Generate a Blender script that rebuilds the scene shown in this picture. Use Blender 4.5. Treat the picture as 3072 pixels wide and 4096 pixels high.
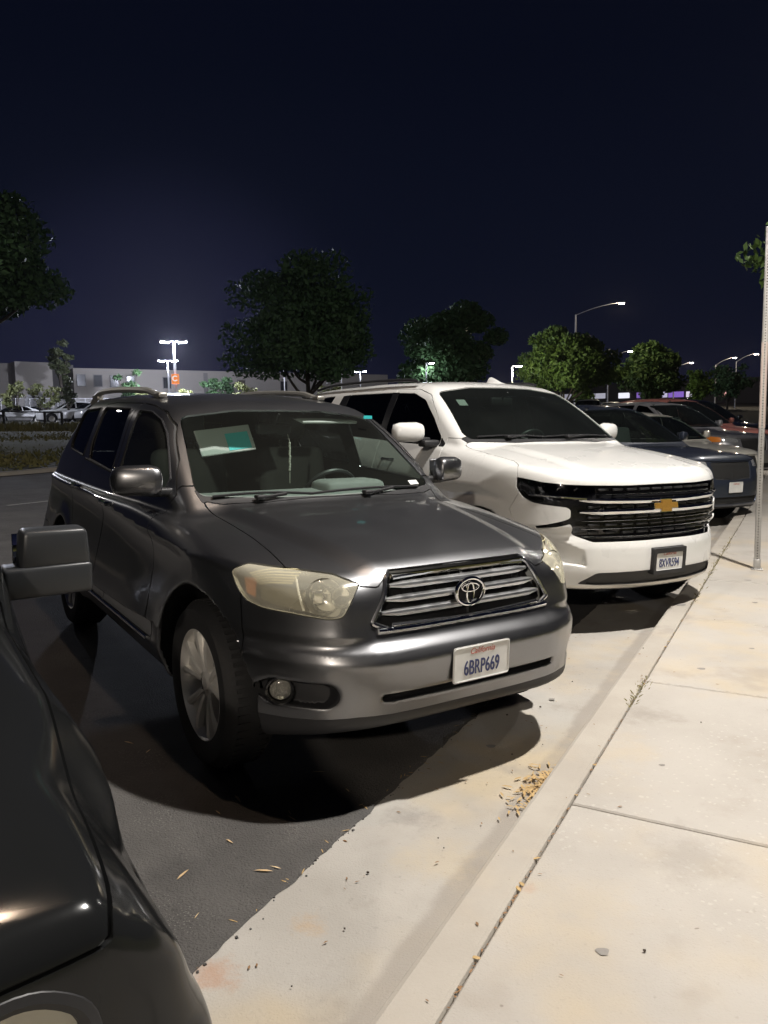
import bpy, math, random
import numpy as np
from mathutils import Vector, Matrix

random.seed(7)
rng = np.random.default_rng(7)
sc = bpy.context.scene
COL = sc.collection
for o in list(bpy.data.objects):
    bpy.data.objects.remove(o)

# ---------------------------------------------------------------- camera
H_CAM, PITCH, ROLL, FPX = 1.5317, 0.1100876, -0.0176010, 3084.5
_F = Vector((0, math.cos(PITCH), -math.sin(PITCH)))
_U = Vector((0, math.sin(PITCH), math.cos(PITCH)))
_R = Vector((1, 0, 0))
_R2 = _R*math.cos(ROLL) + _U*math.sin(ROLL)
_U2 = -_R*math.sin(ROLL) + _U*math.cos(ROLL)
cam = bpy.data.objects.new('camera', bpy.data.cameras.new('camera'))
COL.objects.link(cam)
cam.matrix_world = Matrix(((_R2.x, _U2.x, -_F.x, 0), (_R2.y, _U2.y, -_F.y, 0), (_R2.z, _U2.z, -_F.z, H_CAM), (0, 0, 0, 1)))
cam.data.sensor_fit = 'VERTICAL'
cam.data.sensor_height = 36.0
cam.data.lens = FPX/4096*36.0
cam.data.clip_start = .05
cam.data.clip_end = 2000
sc.camera = cam

# ---------------------------------------------------------------- night sky, lamps, exposure
world = bpy.data.worlds.new('World'); sc.world = world; world.use_nodes = True
nt = world.node_tree; nt.nodes.clear()
w_out = nt.nodes.new('ShaderNodeOutputWorld'); w_bg = nt.nodes.new('ShaderNodeBackground')
w_tc = nt.nodes.new('ShaderNodeTexCoord'); w_sep = nt.nodes.new('ShaderNodeSeparateXYZ'); w_cr = nt.nodes.new('ShaderNodeValToRGB')
nt.links.new(w_tc.outputs['Generated'], w_sep.inputs[0]); nt.links.new(w_sep.outputs['Z'], w_cr.inputs[0])
nt.links.new(w_cr.outputs[0], w_bg.inputs[0]); nt.links.new(w_bg.outputs[0], w_out.inputs[0])
el = w_cr.color_ramp.elements
el[0].position = 0.0; el[0].color = (.0100, .0102, .024, 1)
el[1].position = 1.0; el[1].color = (.0014, .0018, .0062, 1)
for p, c in ((.03, (.0080, .0085, .0205, 1)), (.09, (.0046, .0058, .0150, 1)), (.18, (.0032, .0046, .0125, 1)), (.40, (.0018, .0028, .0085, 1))):
    e = el.new(p); e.color = c
# town glow low in the sky beyond the second lot
w_dot = nt.nodes.new('ShaderNodeVectorMath'); w_dot.operation = 'DOT_PRODUCT'; w_dot.inputs[1].default_value = (-.262, .963, .052)
w_mr = nt.nodes.new('ShaderNodeMapRange'); w_mr.interpolation_type = 'SMOOTHERSTEP'; w_mr.inputs[1].default_value = .955; w_mr.inputs[2].default_value = 1.0
w_mx = nt.nodes.new('ShaderNodeMix'); w_mx.data_type = 'RGBA'; w_mx.blend_type = 'ADD'; w_mx.inputs[7].default_value = (.0055, .0055, .0145, 1)
nt.links.new(w_tc.outputs['Generated'], w_dot.inputs[0]); nt.links.new(w_dot.outputs['Value'], w_mr.inputs[0]); nt.links.new(w_mr.outputs[0], w_mx.inputs[0])
nt.links.new(w_cr.outputs[0], w_mx.inputs[6]); nt.links.new(w_mx.outputs[2], w_bg.inputs[0])
w_bg.inputs[1].default_value = 1.0

def lamp(name, kind, loc, energy, color, size=.3, target=None, spread=None, spot=None):
    L = bpy.data.lights.new(name, kind); L.energy = energy; L.color = color
    o = bpy.data.objects.new(name, L); COL.objects.link(o); o.location = loc
    if kind == 'AREA':
        L.shape = 'DISK'; L.size = size
        if spread: L.spread = spread
    else:
        L.shadow_soft_size = size/2
    if kind == 'SPOT' and spot:
        L.spot_size = spot; L.spot_blend = .3
    if target is not None:
        d = Vector(target) - Vector(loc)
        o.rotation_euler = d.to_track_quat('-Z', 'Y').to_euler()
    return o
# the lot lamp that stands over the pavement, and a weaker warm one behind the first row
lamp('pavement_lamp', 'AREA', (3.68, 3.3, 9.2), 1680, (1.0, .955, .895), .30, (2.6, 4.4, 0))
lamp('pavement_lamp', 'AREA', (10.6, 16.2, 9.4), 500, (1.0, .93, .84), .30, (9.6, 16.4, 0))  # second lamp, unseen, added to brighten the cars further along the row
lamp('side_fill', 'AREA', (-2.0, -7.5, 5.0), 430, (1.0, .88, .74), .35, (.6, 6.0, .8))  # unseen fill lamp, added to brighten the white suv's side and the bumpers
lamp('warm_lot_lamp', 'AREA', (-.25, 3.75, 10.0), 115, (1.0, .74, .54), .30, (-.3, 4.0, 0))

sc.view_settings.view_transform = 'Standard'
sc.view_settings.look = 'None'
sc.view_settings.exposure = 0.0
sc.view_settings.gamma = 1.0
sc.view_settings.use_curve_mapping = False
sc.render.engine = 'CYCLES'
sc.cycles.use_denoising = True
sc.cycles.max_bounces = 10
sc.cycles.transparent_max_bounces = 16
sc.cycles.caustics_reflective = False
sc.cycles.caustics_refractive = False
sc.cycles.sample_clamp_indirect = 4.0
#<SHAPE
# ---------------------------------------------------------------- smooth implicit car bodies (numpy only)
def curve(xs, ys):
    """monotone-ish cubic through the points, looked up from a dense table"""
    xs = np.asarray(xs, float); ys = np.asarray(ys, float)
    h = np.diff(xs); d = np.diff(ys) / h
    m = np.zeros_like(xs)
    m[0], m[-1] = d[0], d[-1]
    for i in range(1, len(xs) - 1):
        if d[i-1] * d[i] > 0:
            w1, w2 = 2*h[i] + h[i-1], h[i] + 2*h[i-1]
            m[i] = (w1 + w2) / (w1/d[i-1] + w2/d[i])
    t = np.linspace(xs[0], xs[-1], 3000)
    i = np.clip(np.searchsorted(xs, t) - 1, 0, len(xs) - 2)
    u = (t - xs[i]) / h[i]
    y = ((1+2*u)*(1-u)**2*ys[i] + u*(1-u)**2*h[i]*m[i] + u*u*(3-2*u)*ys[i+1] + u*u*(u-1)*h[i]*m[i+1])
    return lambda q: np.interp(q, t, y)

def smax(a, b, k):
    h = np.maximum(k - np.abs(a - b), 0.0)
    return np.maximum(a, b) + h*h/(4*k)

def smin(a, b, k):
    return -smax(-a, -b, k)

def sstep(t):
    t = np.clip(t, 0, 1)
    return t*t*(3 - 2*t)

def seg_poly_sd(u, v, poly):
    """signed distance to a closed polygon, positive inside"""
    p = np.array([c[:2] for c in poly], float); q = np.roll(p, -1, 0)
    d2 = np.full(u.shape, 1e9); ins = np.zeros(u.shape, bool)
    for (ax, ay), (bx, by) in zip(p, q):
        ex, ey = bx - ax, by - ay
        L = ex*ex + ey*ey + 1e-12
        t = np.clip(((u-ax)*ex + (v-ay)*ey) / L, 0, 1)
        d2 = np.minimum(d2, (u-ax-t*ex)**2 + (v-ay-t*ey)**2)
        c = ((ay > v) != (by > v))
        if abs(ey) > 1e-12:
            ins ^= c & (u < ax + (v-ay)*ex/ey)
    s = np.sqrt(d2)
    return np.where(ins, s, -s)

def rounded(poly, r=0.02, n=5):
    """polygon with its corners rounded by radius r (per-corner radius allowed as third value)"""
    out = []
    P = [tuple(p) for p in poly]
    for i, p in enumerate(P):
        a = np.array(P[i-1][:2]); b = np.array(p[:2]); c = np.array(P[(i+1) % len(P)][:2])
        rr = p[2] if len(p) > 2 else r
        if rr <= 0:
            out.append(tuple(b)); continue
        la, lc = np.linalg.norm(a-b), np.linalg.norm(c-b)
        k = min(rr, la*.45, lc*.45)
        s, e = b + (a-b)/la*k, b + (c-b)/lc*k
        for t in np.linspace(0, 1, n):
            out.append(tuple((1-t)**2*s + 2*t*(1-t)*b + t*t*e))
    return out

def make_body(D):
    """distance-like field of a car body from a dictionary of curves; negative inside"""
    def f(x, y, z):
        ax = np.sqrt(x*x + 1e-8)
        # lower body
        side = ax - D['half'](y, z)
        top = z - D['hood'](ax, y)
        front = (y - D['front'](ax, z)) * D.get('fs', 1.0)
        rear = D['rear'](ax, z) - y
        bot = D['bottom'](ax, y) - z
        lo = smax(side, top, D['k_shoulder'](y))
        lo = smax(lo, front, D['k_front'](z))
        lo = smax(lo, rear, .10)
        lo = smax(lo, bot, .05)
        # greenhouse
        gs = (ax - D['glass_half'](y, z)) * .92
        gt = z - D['roof'](ax, y)
        gw = (y - D['screen'](ax, z)) * .57
        gr = (D['tail'](ax, z) - y) * .75
        gh = smax(gs, gt, D['k_roof'])
        gh = smax(gh, gw, D['k_pillar'])
        gh = smax(gh, gr, .12)
        gh = np.maximum(gh, D.get('gh_cut', .55) - z)
        b = smin(lo, gh, D.get('k_belt', .025))
        for wy, R in D['wells']:
            r = np.hypot(y - wy, z - D['hub'])
            b = smax(b, -np.maximum(r - R, D['well_in'] - ax), .012)
        if 'extra' in D:
            b = D['extra'](b, ax, y, z)
        return b
    return f

# ---- the grey SUV
def highlander():
    plan = curve([-4.1, -3.8, -3.4, -2.79, -2.2, -1, -.3, .1, .35, .55, .75, 1.0], [.80, .87, .925, .95, .957, .957, .955, .955, .945, .91, .84, .70])
    crease = curve([-4, -2.2, -1.27, -.7, -.27, .1, .6, 1], [1.17, 1.10, 1.035, 1.0, .985, .95, .90, .88])
    fpl = curve([0, .25, .40, .48, .56, .65, .74, .82, .89, .94, .98], [.838, .836, .827, .812, .78, .722, .63, .51, .35, .15, -.12])
    fz = curve([.15, .24, .31, .36, .44, .47, .5, .555, .61, .65, .70, .74, .82, .9, .97, 1.1], [-.16, -.10, -.055, -.035, -.022, -.016, -.010, -.001, .004, -.012, -.058, -.072, -.088, -.112, -.145, -.24])
    hc = curve([-1.0, -.7, -.45, -.2, .1, .4, .6, .72, .9], [1.155, 1.145, 1.135, 1.115, 1.08, 1.035, .99, .95, .86])
    def half(y, z):
        t = z - crease(y)
        up = np.where(t > 0, .30*np.maximum(t, 0) + .10*np.maximum(t, 0)**2, 0)
        dn = .035*(1 - np.exp(-np.maximum(-t, 0)/.05)) - .026*sstep((-t - .12)/.25)
        low = .05*sstep((.46 - z)/.2)
        w = plan(y) - up - dn - low
        for wy in (0.0, -2.79):
            r = np.hypot(y - wy, z - .376)
            w = w + .022*np.exp(-((r - .455)/.085)**2) * sstep((1.02 - z)/.12)
        # rocker ledge
        w = w + .012*np.exp(-((z - .425)/.03)**2) * (sstep((y + 2.3)/.2) * sstep((-.45 - y)/.2))
        return w
    def hood(ax, y):
        xc = np.interp(y, [-.9, -.49, .0, .695], [.66, .60, .52, .392])
        t = ax - xc
        c = hc(y) - .016*(ax/.6)**2 - .026*sstep((t + .02)/.13) - .04*np.maximum(t - .12, 0) - .40*np.maximum(t - .22, 0)**2
        return c
    def front(ax, z):
        return fpl(ax) + fz(z) + .045*sstep((ax-.45)/.2)*sstep((z-.665)/.06) + .014*sstep((ax-.5)/.2)*sstep((.72-z)/.05)
    Ry = curve([.2, .45, .7, 1.0, 1.2, 1.4, 1.7], [-3.72, -3.83, -3.86, -3.83, -3.72, -3.55, -3.3])
    def rear(ax, z):
        return Ry(z) + .25*ax*ax
    def bottom(ax, y):
        return np.interp(y, [-3.9, -3.5, -3.2, -.6, .4, .62, .8], [.42, .34, .30, .27, .27, .31, .345])
    gpl = curve([-3.9, -3.3, -2.6, -1.8, -1.0, -.5, 0], [.80, .845, .865, .875, .862, .82, .76])
    def ghalf(y, z):
        t = z - 1.15
        return gpl(y) - .25*t - .17*np.maximum(t, 0)**2
    Rz = curve([-4, -3.6, -3.2, -2.8, -2.3, -1.7, -1.3, -1.05, -.8, -.4], [1.56, 1.655, 1.70, 1.722, 1.728, 1.712, 1.672, 1.628, 1.57, 1.46])
    def roof(ax, y):
        return Rz(y) - .026*(ax/.6)**2 - .010*(ax/.6)**6
    def screen(ax, z):
        return -.365 - 1.467*(z - 1.145) - .235*ax*ax + .10*np.maximum(z-1.15, 0)*np.maximum(1.6-z, 0)*1.6
    Ty = curve([1.0, 1.2, 1.35, 1.45, 1.6, 1.75], [-3.83, -3.68, -3.48, -3.33, -3.16, -3.0])
    def tail(ax, z):
        return Ty(z) + .12*ax*ax
    D = dict(half=half, hood=hood, front=front, rear=rear, bottom=bottom, glass_half=ghalf, roof=roof, screen=screen, tail=tail,
             k_shoulder=lambda y: .035 + .055*sstep((y + .7)/.6), k_front=lambda z: .045 + .03*sstep((z-.72)/.1), k_roof=.10, k_pillar=.075,
             wells=((0.0, .452), (-2.79, .452)), hub=.376, well_in=.60, k_belt=.03)
    def extra(b, ax, y, z):
        # fog lamp recess in the bumper corner and the long slot under the plate
        u = (ax*.77 - y*.64); 
        s = seg_box(ax, z, .625, .842, .443, .540, .045)
        b = smax(b, -np.maximum(s, FOGD(ax) - y), .02)
        s2 = np.maximum(np.abs(z - .474) - .013, ax - .46)
        b = smax(b, -np.maximum(s2, fpl(ax) - .062 - y), .010)
        return b
    def FOGD(ax):
        return fpl(ax) - .075
    D['extra'] = extra
    return make_body(D), D

def seg_box(u, v, u0, u1, v0, v1, r):
    cu, cv, hu, hv = (u0+u1)/2, (v0+v1)/2, (u1-u0)/2 - r, (v1-v0)/2 - r
    du, dv = np.abs(u-cu) - hu, np.abs(v-cv) - hv
    return np.hypot(np.maximum(du, 0), np.maximum(dv, 0)) + np.minimum(np.maximum(du, dv), 0) - r

# ---- the white SUV
def tahoe():
    plan = curve([-4.6, -4.2, -3.6, -3.07, -2, -1, 0, .3, .5, .7, .9], [.90, .96, 1.0, 1.02, 1.03, 1.03, 1.03, 1.02, 1.0, .96, .90])
    fpl = curve([0, .2, .4, .55, .62, .70, .80, .88, .95, 1.0, 1.03, 1.06], [.945, .937, .90, .85, .82, .765, .675, .56, .41, .23, .04, -.2])
    fup = curve([0, .2, .4, .6, .72, .82, .90, .96, 1.0, 1.03, 1.06], [.945, .938, .91, .862, .80, .72, .61, .47, .32, .1, -.2])
    fz = curve([.2, .30, .36, .42, .5, .58, .64, .69, .74, .80, .95, 1.05, 1.12, 1.17, 1.25], [-.2, -.10, -.035, -.015, 0, .002, 0, -.012, -.035, -.045, -.05, -.06, -.075, -.10, -.2])
    hc = curve([-1.0, -.6, -.3, 0, .3, .6, .8, .9, 1.0], [1.40, 1.375, 1.355, 1.325, 1.285, 1.235, 1.185, 1.135, 1.05])
    def half(y, z):
        t = z - 1.06
        up = .22*np.maximum(t, 0) + .5*np.maximum(t, 0)**2
        dn = .03*sstep((-t + .0)/.10) - .012*sstep((-t - .15)/.3)
        low = .05*sstep((.5 - z)/.25)
        w = plan(y) - up - dn - low
        for wy in (0.0, -3.07):
            r = np.hypot(y - wy, z - .405)
            w = w + .03*np.exp(-((r - .50)/.08)**2) * sstep((1.06 - z)/.12)
        return w
    def hood(ax, y):
        t = ax - .52
        c = hc(y) - .012*(ax/.7)**2 - .016*sstep((t)/.16) - .05*np.maximum(t - .18, 0) - .9*np.maximum(t - .33, 0)**2
        return c
    def front(ax, z):
        k = sstep((z - .74)/.06)
        return fpl(ax)*(1-k) + fup(ax)*k + fz(z)
    Ry = curve([.2, .5, 1.0, 1.3, 1.6, 1.9], [-4.15, -4.28, -4.3, -4.26, -4.17, -4.05])
    def rear(ax, z): return Ry(z) + .12*ax*ax
    def bottom(ax, y): return np.interp(y, [-4.3, -3.8, -3.5, -.6, .5, .7, .9], [.5, .45, .36, .36, .36, .34, .33])
    gpl = curve([-4.5, -3.8, -2.6, -1.8, -1.0, -.5, 0], [.86, .92, .945, .95, .94, .90, .84])
    def ghalf(y, z):
        t = z - 1.3
        return gpl(y) - .24*t - .25*np.maximum(t, 0)**2
    Rz = curve([-4.4, -4.0, -3.4, -2.8, -2.2, -1.7, -1.4, -1.15, -.9, -.4], [1.82, 1.875, 1.905, 1.915, 1.925, 1.92, 1.905, 1.87, 1.81, 1.68])
    def roof(ax, y): return Rz(y) - .035*(ax/.7)**2
    def screen(ax, z): return -.27 - 1.62*(z - 1.36) - .20*ax*ax + .16*np.maximum(z-1.36, 0)*np.maximum(1.84-z, 0)
    Ty = curve([1.2, 1.5, 1.8, 2.0], [-4.26, -4.2, -4.05, -3.9])
    def tail(ax, z): return Ty(z) + .12*ax*ax
    D = dict(half=half, hood=hood, front=front, rear=rear, bottom=bottom, glass_half=ghalf, roof=roof, screen=screen, tail=tail,
             k_shoulder=lambda y: .035 + .035*sstep((y + .8)/.5), k_front=lambda z: .03 + .03*sstep((z-.9)/.2), k_roof=.11, k_pillar=.07,
             wells=((0.0, .485), (-3.07, .485)), hub=.405, well_in=.66, k_belt=.03, gh_cut=1.0)
    pocket = [(.668, .628), (.850, .728), (.975, .715), (.975, .575), (.655, .525)]
    def extra(b, ax, y, z):
        q = (y > .3) & (z < .8) & (z > .45) & (np.abs(b) < .15)
        if np.any(q):
            b = np.array(b, float); ax, y, z = (np.broadcast_to(c, b.shape) for c in (ax, y, z))
            s_ = -seg_poly_sd(ax[q], z[q], pocket)
            d = fpl(ax[q]) + fz(z[q]) - .004 - .34*np.maximum(.628 + .55*(ax[q] - .668) - z[q], 0) - .06*np.maximum(ax[q] - .66, 0)
            b[q] = smax(b[q], -smax(s_, d - y[q], .01), .016)
        return b
    D['extra'] = extra
    return make_body(D), D

# ---- the black SUV at the left edge
def black_suv():
    plan = curve([-4.2, -3.8, -3.2, -2.6, -1.8, -1, -.6, 0, .5, .75, .9, 1.1], [.84, .90, .92, .925, .925, .91, .895, .90, .945, .955, .955, .93])
    fpl = curve([0, .3, .5, .65, .74, .80, .86, .91, .95, 1.0], [.97, .967, .957, .94, .925, .905, .875, .825, .74, .50])
    fz = curve([.2, .3, .4, .5, .56, .62, .68, .80, .90, .96, 1.02, 1.1], [-.15, -.07, -.02, 0, 0, -.02, -.06, -.075, -.09, -.12, -.18, -.3])
    hc = curve([-1.0, -.6, -.2, .2, .5, .70, .80, .88, .98], [1.075, 1.065, 1.05, 1.03, 1.01, .985, .955, .91, .80])
    def half(y, z):
        t = z - .78; t2 = z - .58; q = sstep((y - .05)/.45)
        up = (.25*np.maximum(t, 0) + .8*np.maximum(t, 0)**2)*(1-q) + q*(.62*(t2 - .08 + np.sqrt((t2 - .08)**2 + .0025))/2)
        w = plan(y) - up - .05*sstep((.42 - z)/.2) - .02*sstep((.80 - z)/.10)
        for wy in (0.0, -2.65):
            r = np.hypot(y - wy, z - .375)
            w = w + .022*np.exp(-(np.maximum(r - .46, 0)/.12)**2) * sstep((.98 - z)/.22) * sstep((r-.2)/.2)
        return w
    def hood(ax, y):
        xs = np.interp(y, [-.7, .1, .85], [.80, .80, .75])
        t = ax - xs
        return hc(y) - .02*(ax/.6)**2 - .03*sstep((t + .01)/.06) - .20*np.maximum(t - .03, 0)
    def front(ax, z): return fpl(ax) + fz(z)
    def rear(ax, z): return -3.65 + .1*ax*ax + 0*z
    def bottom(ax, y): return np.interp(y, [-3.7, -3, -.6, .5, .8], [.4, .3, .3, .3, .36])
    gpl = curve([-3.8, -2.5, -1.0, -.5, 0], [.80, .86, .86, .82, .78])
    def ghalf(y, z): return gpl(y) - .22*(z - 1.05) - .15*np.maximum(z - 1.05, 0)**2
    Rz = curve([-3.8, -3.2, -2.2, -1.5, -1.0, -.4], [1.58, 1.65, 1.68, 1.66, 1.60, 1.5])
    def roof(ax, y): return Rz(y) - .04*(ax/.6)**2
    def screen(ax, z): return -.50 - 1.3*(z - 1.06) - .17*ax*ax
    def tail(ax, z): return -3.55 + .3*(z - 1.2) + .1*ax*ax
    D = dict(half=half, hood=hood, front=front, rear=rear, bottom=bottom, glass_half=ghalf, roof=roof, screen=screen, tail=tail,
             k_shoulder=lambda y: .07 + 0*y, k_front=lambda z: .03 + 0*z, k_roof=.12, k_pillar=.08,
             wells=((0.0, .455), (-2.65, .455)), hub=.375, well_in=.58, k_belt=.03)
    return make_body(D), D

# ---- other cars: one family of bodies driven by a few measures
def common_car(L, W, H, hood_z, nose_z, wb, fo, cab, tyre, box=.5, screen=1.55):
    """L length, W width, H roof height, hood_z at the screen, nose_z at the grille, wb wheelbase, fo front overhang, cab = y of the screen base"""
    w = W/2; r = -(L - fo); belt = hood_z + .03
    plan = curve([r, r+.35, r+1.0, -wb/2, 0, fo-.45, fo-.15, fo+.2], [w*.86, w*.95, w*.985, w, w, w*.97, w*.88, w*.74])
    fpl = curve([0, w*.4, w*.62, w*.78, w*.88, w*.96, w*1.02], [fo, fo-.03, fo-.08, fo-.18, fo-.33, fo-.6, fo-.95])
    fz = curve([.15, .3, .45, .6, nose_z-.12, nose_z-.02, nose_z+.1], [-.12, -.03, 0, 0, -.05, -.10, -.25])
    hc = curve([cab-.5, cab, (cab+fo)/2, fo-.18, fo, fo+.2], [hood_z+.03, hood_z, (hood_z*.62+nose_z*.38), nose_z+.03, nose_z-.04, nose_z-.3])
    def half(y, z):
        t = z - (belt - .12)
        v = plan(y) - .30*np.maximum(t, 0) - .02*sstep((-t)/.12) + .018*sstep((-t-.15)/.2) - .04*sstep((.42 - z)/.2)
        for wy in (0.0, -wb):
            v = v + .018*np.exp(-((np.hypot(y-wy, z-tyre) - tyre - .07)/.07)**2)*sstep((belt - z)/.1)
        return v
    def hood(ax, y): return hc(y) - .05*(ax/w)**2 - .9*np.maximum(ax - w*.80, 0)**2 - .015*sstep((ax - w*.55)/.12)
    def front(ax, z): return fpl(ax) + fz(z)
    def rear(ax, z): return r + .12*ax*ax + .05*np.maximum(.5-z, 0)
    def bottom(ax, y): return np.interp(y, [r, r+.5, r+.9, -.5, fo-.3, fo], [.42, .34, .26, .26, .27, .30])
    gw = curve([r, r+.9, -wb*.6, cab-.6, cab, cab+.4], [w*.78, w*.86, w*.90, w*.90, w*.86, w*.80])
    def ghalf(y, z): return gw(y) - (.26 + .12*(1-box))*(z - belt) - .2*np.maximum(z - belt, 0)**2
    top_f = cab - (H - hood_z)*screen*.98
    end = r + .25 + (1-box)*1.1
    Rz = curve([r-.2, end, (end*2+top_f)/3, (end+top_f*2)/3+.1, top_f-.15, top_f+.1, cab], [H-.22-.3*(1-box), H-.09-.1*(1-box), H-.02, H, H-.035, H-.09, H-.4])
    def roof(ax, y): return Rz(y) - .04*(ax/.6)**2
    def scr(ax, z): return cab - screen*(z - hood_z) - .18*ax*ax
    def tail(ax, z): return r + .10 + (1-box)*.5 + (z - belt)*(.35 + 1.5*(1-box)) + .1*ax*ax
    D = dict(half=half, hood=hood, front=front, rear=rear, bottom=bottom, glass_half=ghalf, roof=roof, screen=scr, tail=tail,
             k_shoulder=lambda y: .07 + 0*y, k_front=lambda z: .07 + 0*z, k_roof=.12, k_pillar=.08,
             wells=((0.0, tyre+.06), (-wb, tyre+.06)), hub=tyre, well_in=w-.36, k_belt=.03, fo=fo, r=r, belt=belt, H=H, cab=cab, w=w, wb=wb, tyre=tyre, hood_z=hood_z, nose_z=nose_z, top_f=top_f, screen_k=screen)
    return make_body(D), D
#SHAPE>
# ---------------------------------------------------------------- materials
MATS = {}
def mat(name, base=(.5, .5, .5), rough=.5, metal=0.0, coat=0.0, coat_rough=.05, noise=None, bump=None, rvar=None, emit=None, spec=None, trans=None, ior=None):
    """principled material; noise=(scale, amount, colour2), bump=(scale, strength), rvar=(scale, amount)"""
    if name in MATS: return MATS[name]
    m = bpy.data.materials.new(name); m.use_nodes = True; MATS[name] = m
    N = m.node_tree.nodes; L = m.node_tree.links; b = N['Principled BSDF']
    b.inputs['Base Color'].default_value = (*base, 1); b.inputs['Roughness'].default_value = rough; b.inputs['Metallic'].default_value = metal
    if coat: b.inputs['Coat Weight'].default_value = coat; b.inputs['Coat Roughness'].default_value = coat_rough
    if spec is not None: b.inputs['Specular IOR Level'].default_value = spec
    if trans: b.inputs['Transmission Weight'].default_value = trans
    if ior: b.inputs['IOR'].default_value = ior
    if emit: b.inputs['Emission Color'].default_value = (*emit[0], 1); b.inputs['Emission Strength'].default_value = emit[1]
    tc = N.new('ShaderNodeTexCoord')
    def nz(scale, det=6):
        n = N.new('ShaderNodeTexNoise'); n.inputs['Scale'].default_value = scale; n.inputs['Detail'].default_value = det
        L.new(tc.outputs['Object'], n.inputs['Vector']); return n
    if noise:
        n = nz(noise[0]); cr = N.new('ShaderNodeValToRGB'); L.new(n.outputs['Fac'], cr.inputs[0])
        cr.color_ramp.elements[0].position = .5 - noise[1]; cr.color_ramp.elements[1].position = .5 + noise[1]
        cr.color_ramp.elements[0].color = (*base, 1); cr.color_ramp.elements[1].color = (*noise[2], 1)
        L.new(cr.outputs[0], b.inputs['Base Color'])
    if rvar:
        n = nz(rvar[0]); mp = N.new('ShaderNodeMapRange'); L.new(n.outputs['Fac'], mp.inputs[0])
        mp.inputs[1].default_value = .3; mp.inputs[2].default_value = .7
        mp.inputs[3].default_value = max(.02, rough - rvar[1]); mp.inputs[4].default_value = min(1, rough + rvar[1])
        L.new(mp.outputs[0], b.inputs['Roughness'])
    if bump:
        n = nz(bump[0], 3); bp = N.new('ShaderNodeBump'); bp.inputs['Strength'].default_value = bump[1]; bp.inputs['Distance'].default_value = .01
        L.new(n.outputs['Fac'], bp.inputs['Height']); L.new(bp.outputs[0], b.inputs['Normal'])
    return m

def glass_mat(name, tint, refl=1.0, rough=0.0, film=0.0, film_col=(.5, .5, .5)):
    """thin pane: fresnel mirror over tinted clear, with an optional thin dusty film"""
    if name in MATS: return MATS[name]
    m = bpy.data.materials.new(name); m.use_nodes = True; MATS[name] = m
    N = m.node_tree.nodes; L = m.node_tree.links; N.clear()
    out = N.new('ShaderNodeOutputMaterial'); mx = N.new('ShaderNodeMixShader'); tr = N.new('ShaderNodeBsdfTransparent'); gl = N.new('ShaderNodeBsdfGlossy')
    fr = N.new('ShaderNodeFresnel'); ge = N.new('ShaderNodeNewGeometry'); io = N.new('ShaderNodeMapRange')
    io.inputs[3].default_value = 1.5; io.inputs[4].default_value = 1/1.5      # same mirror strength from both sides of the thin pane
    L.new(ge.outputs['Backfacing'], io.inputs[0]); L.new(io.outputs[0], fr.inputs[0])
    tr.inputs[0].default_value = (*tint, 1); gl.inputs['Roughness'].default_value = rough
    mu = N.new('ShaderNodeMath'); mu.operation = 'MULTIPLY'; mu.inputs[1].default_value = refl
    L.new(fr.outputs[0], mu.inputs[0])
    base = tr.outputs[0]
    if film:
        df = N.new('ShaderNodeBsdfDiffuse'); df.inputs[0].default_value = (*film_col, 1)
        tc = N.new('ShaderNodeTexCoord'); n = N.new('ShaderNodeTexNoise'); n.inputs['Scale'].default_value = 2.2; n.inputs['Detail'].default_value = 3
        L.new(tc.outputs['Object'], n.inputs['Vector'])
        mp = N.new('ShaderNodeMapRange'); L.new(n.outputs['Fac'], mp.inputs[0])
        mp.inputs[1].default_value = .25; mp.inputs[2].default_value = .75; mp.inputs[3].default_value = film*.7; mp.inputs[4].default_value = film*1.3
        m2 = N.new('ShaderNodeMixShader'); L.new(mp.outputs[0], m2.inputs[0]); L.new(tr.outputs[0], m2.inputs[1]); L.new(df.outputs[0], m2.inputs[2]); base = m2.outputs[0]
    L.new(mu.outputs[0], mx.inputs[0]); L.new(base, mx.inputs[1]); L.new(gl.outputs[0], mx.inputs[2]); L.new(mx.outputs[0], out.inputs[0])
    return m

# ---------------------------------------------------------------- mesh helpers
def link(name, me, m=None, parent=None, loc=None):
    o = bpy.data.objects.new(name, me); COL.objects.link(o)
    if m is not None and me is not None and not me.materials: me.materials.append(m)
    if parent is not None: o.parent = parent
    if loc is not None: o.location = loc
    return o

def tag(o, label=None, cat=None, group=None, kind=None):
    if label: o['label'] = label
    if cat: o['category'] = cat
    if group: o['group'] = group
    if kind: o['kind'] = kind
    return o

def empty(name, label, cat, loc=(0, 0, 0), rz=0.0, group=None, matrix=None):
    o = bpy.data.objects.new(name, None); COL.objects.link(o); o.empty_display_size = .2
    if matrix is not None: o.matrix_world = matrix
    else: o.location = loc; o.rotation_euler = (0, 0, rz)
    return tag(o, label, cat, group)

def kids(o):
    return [c for c in bpy.data.objects if c.parent == o]

def copy_tree(o, parent=None):
    c = o.copy(); COL.objects.link(c)
    if parent is not None: c.parent = parent
    for ch in kids(o): copy_tree(ch, c)
    return c

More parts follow.
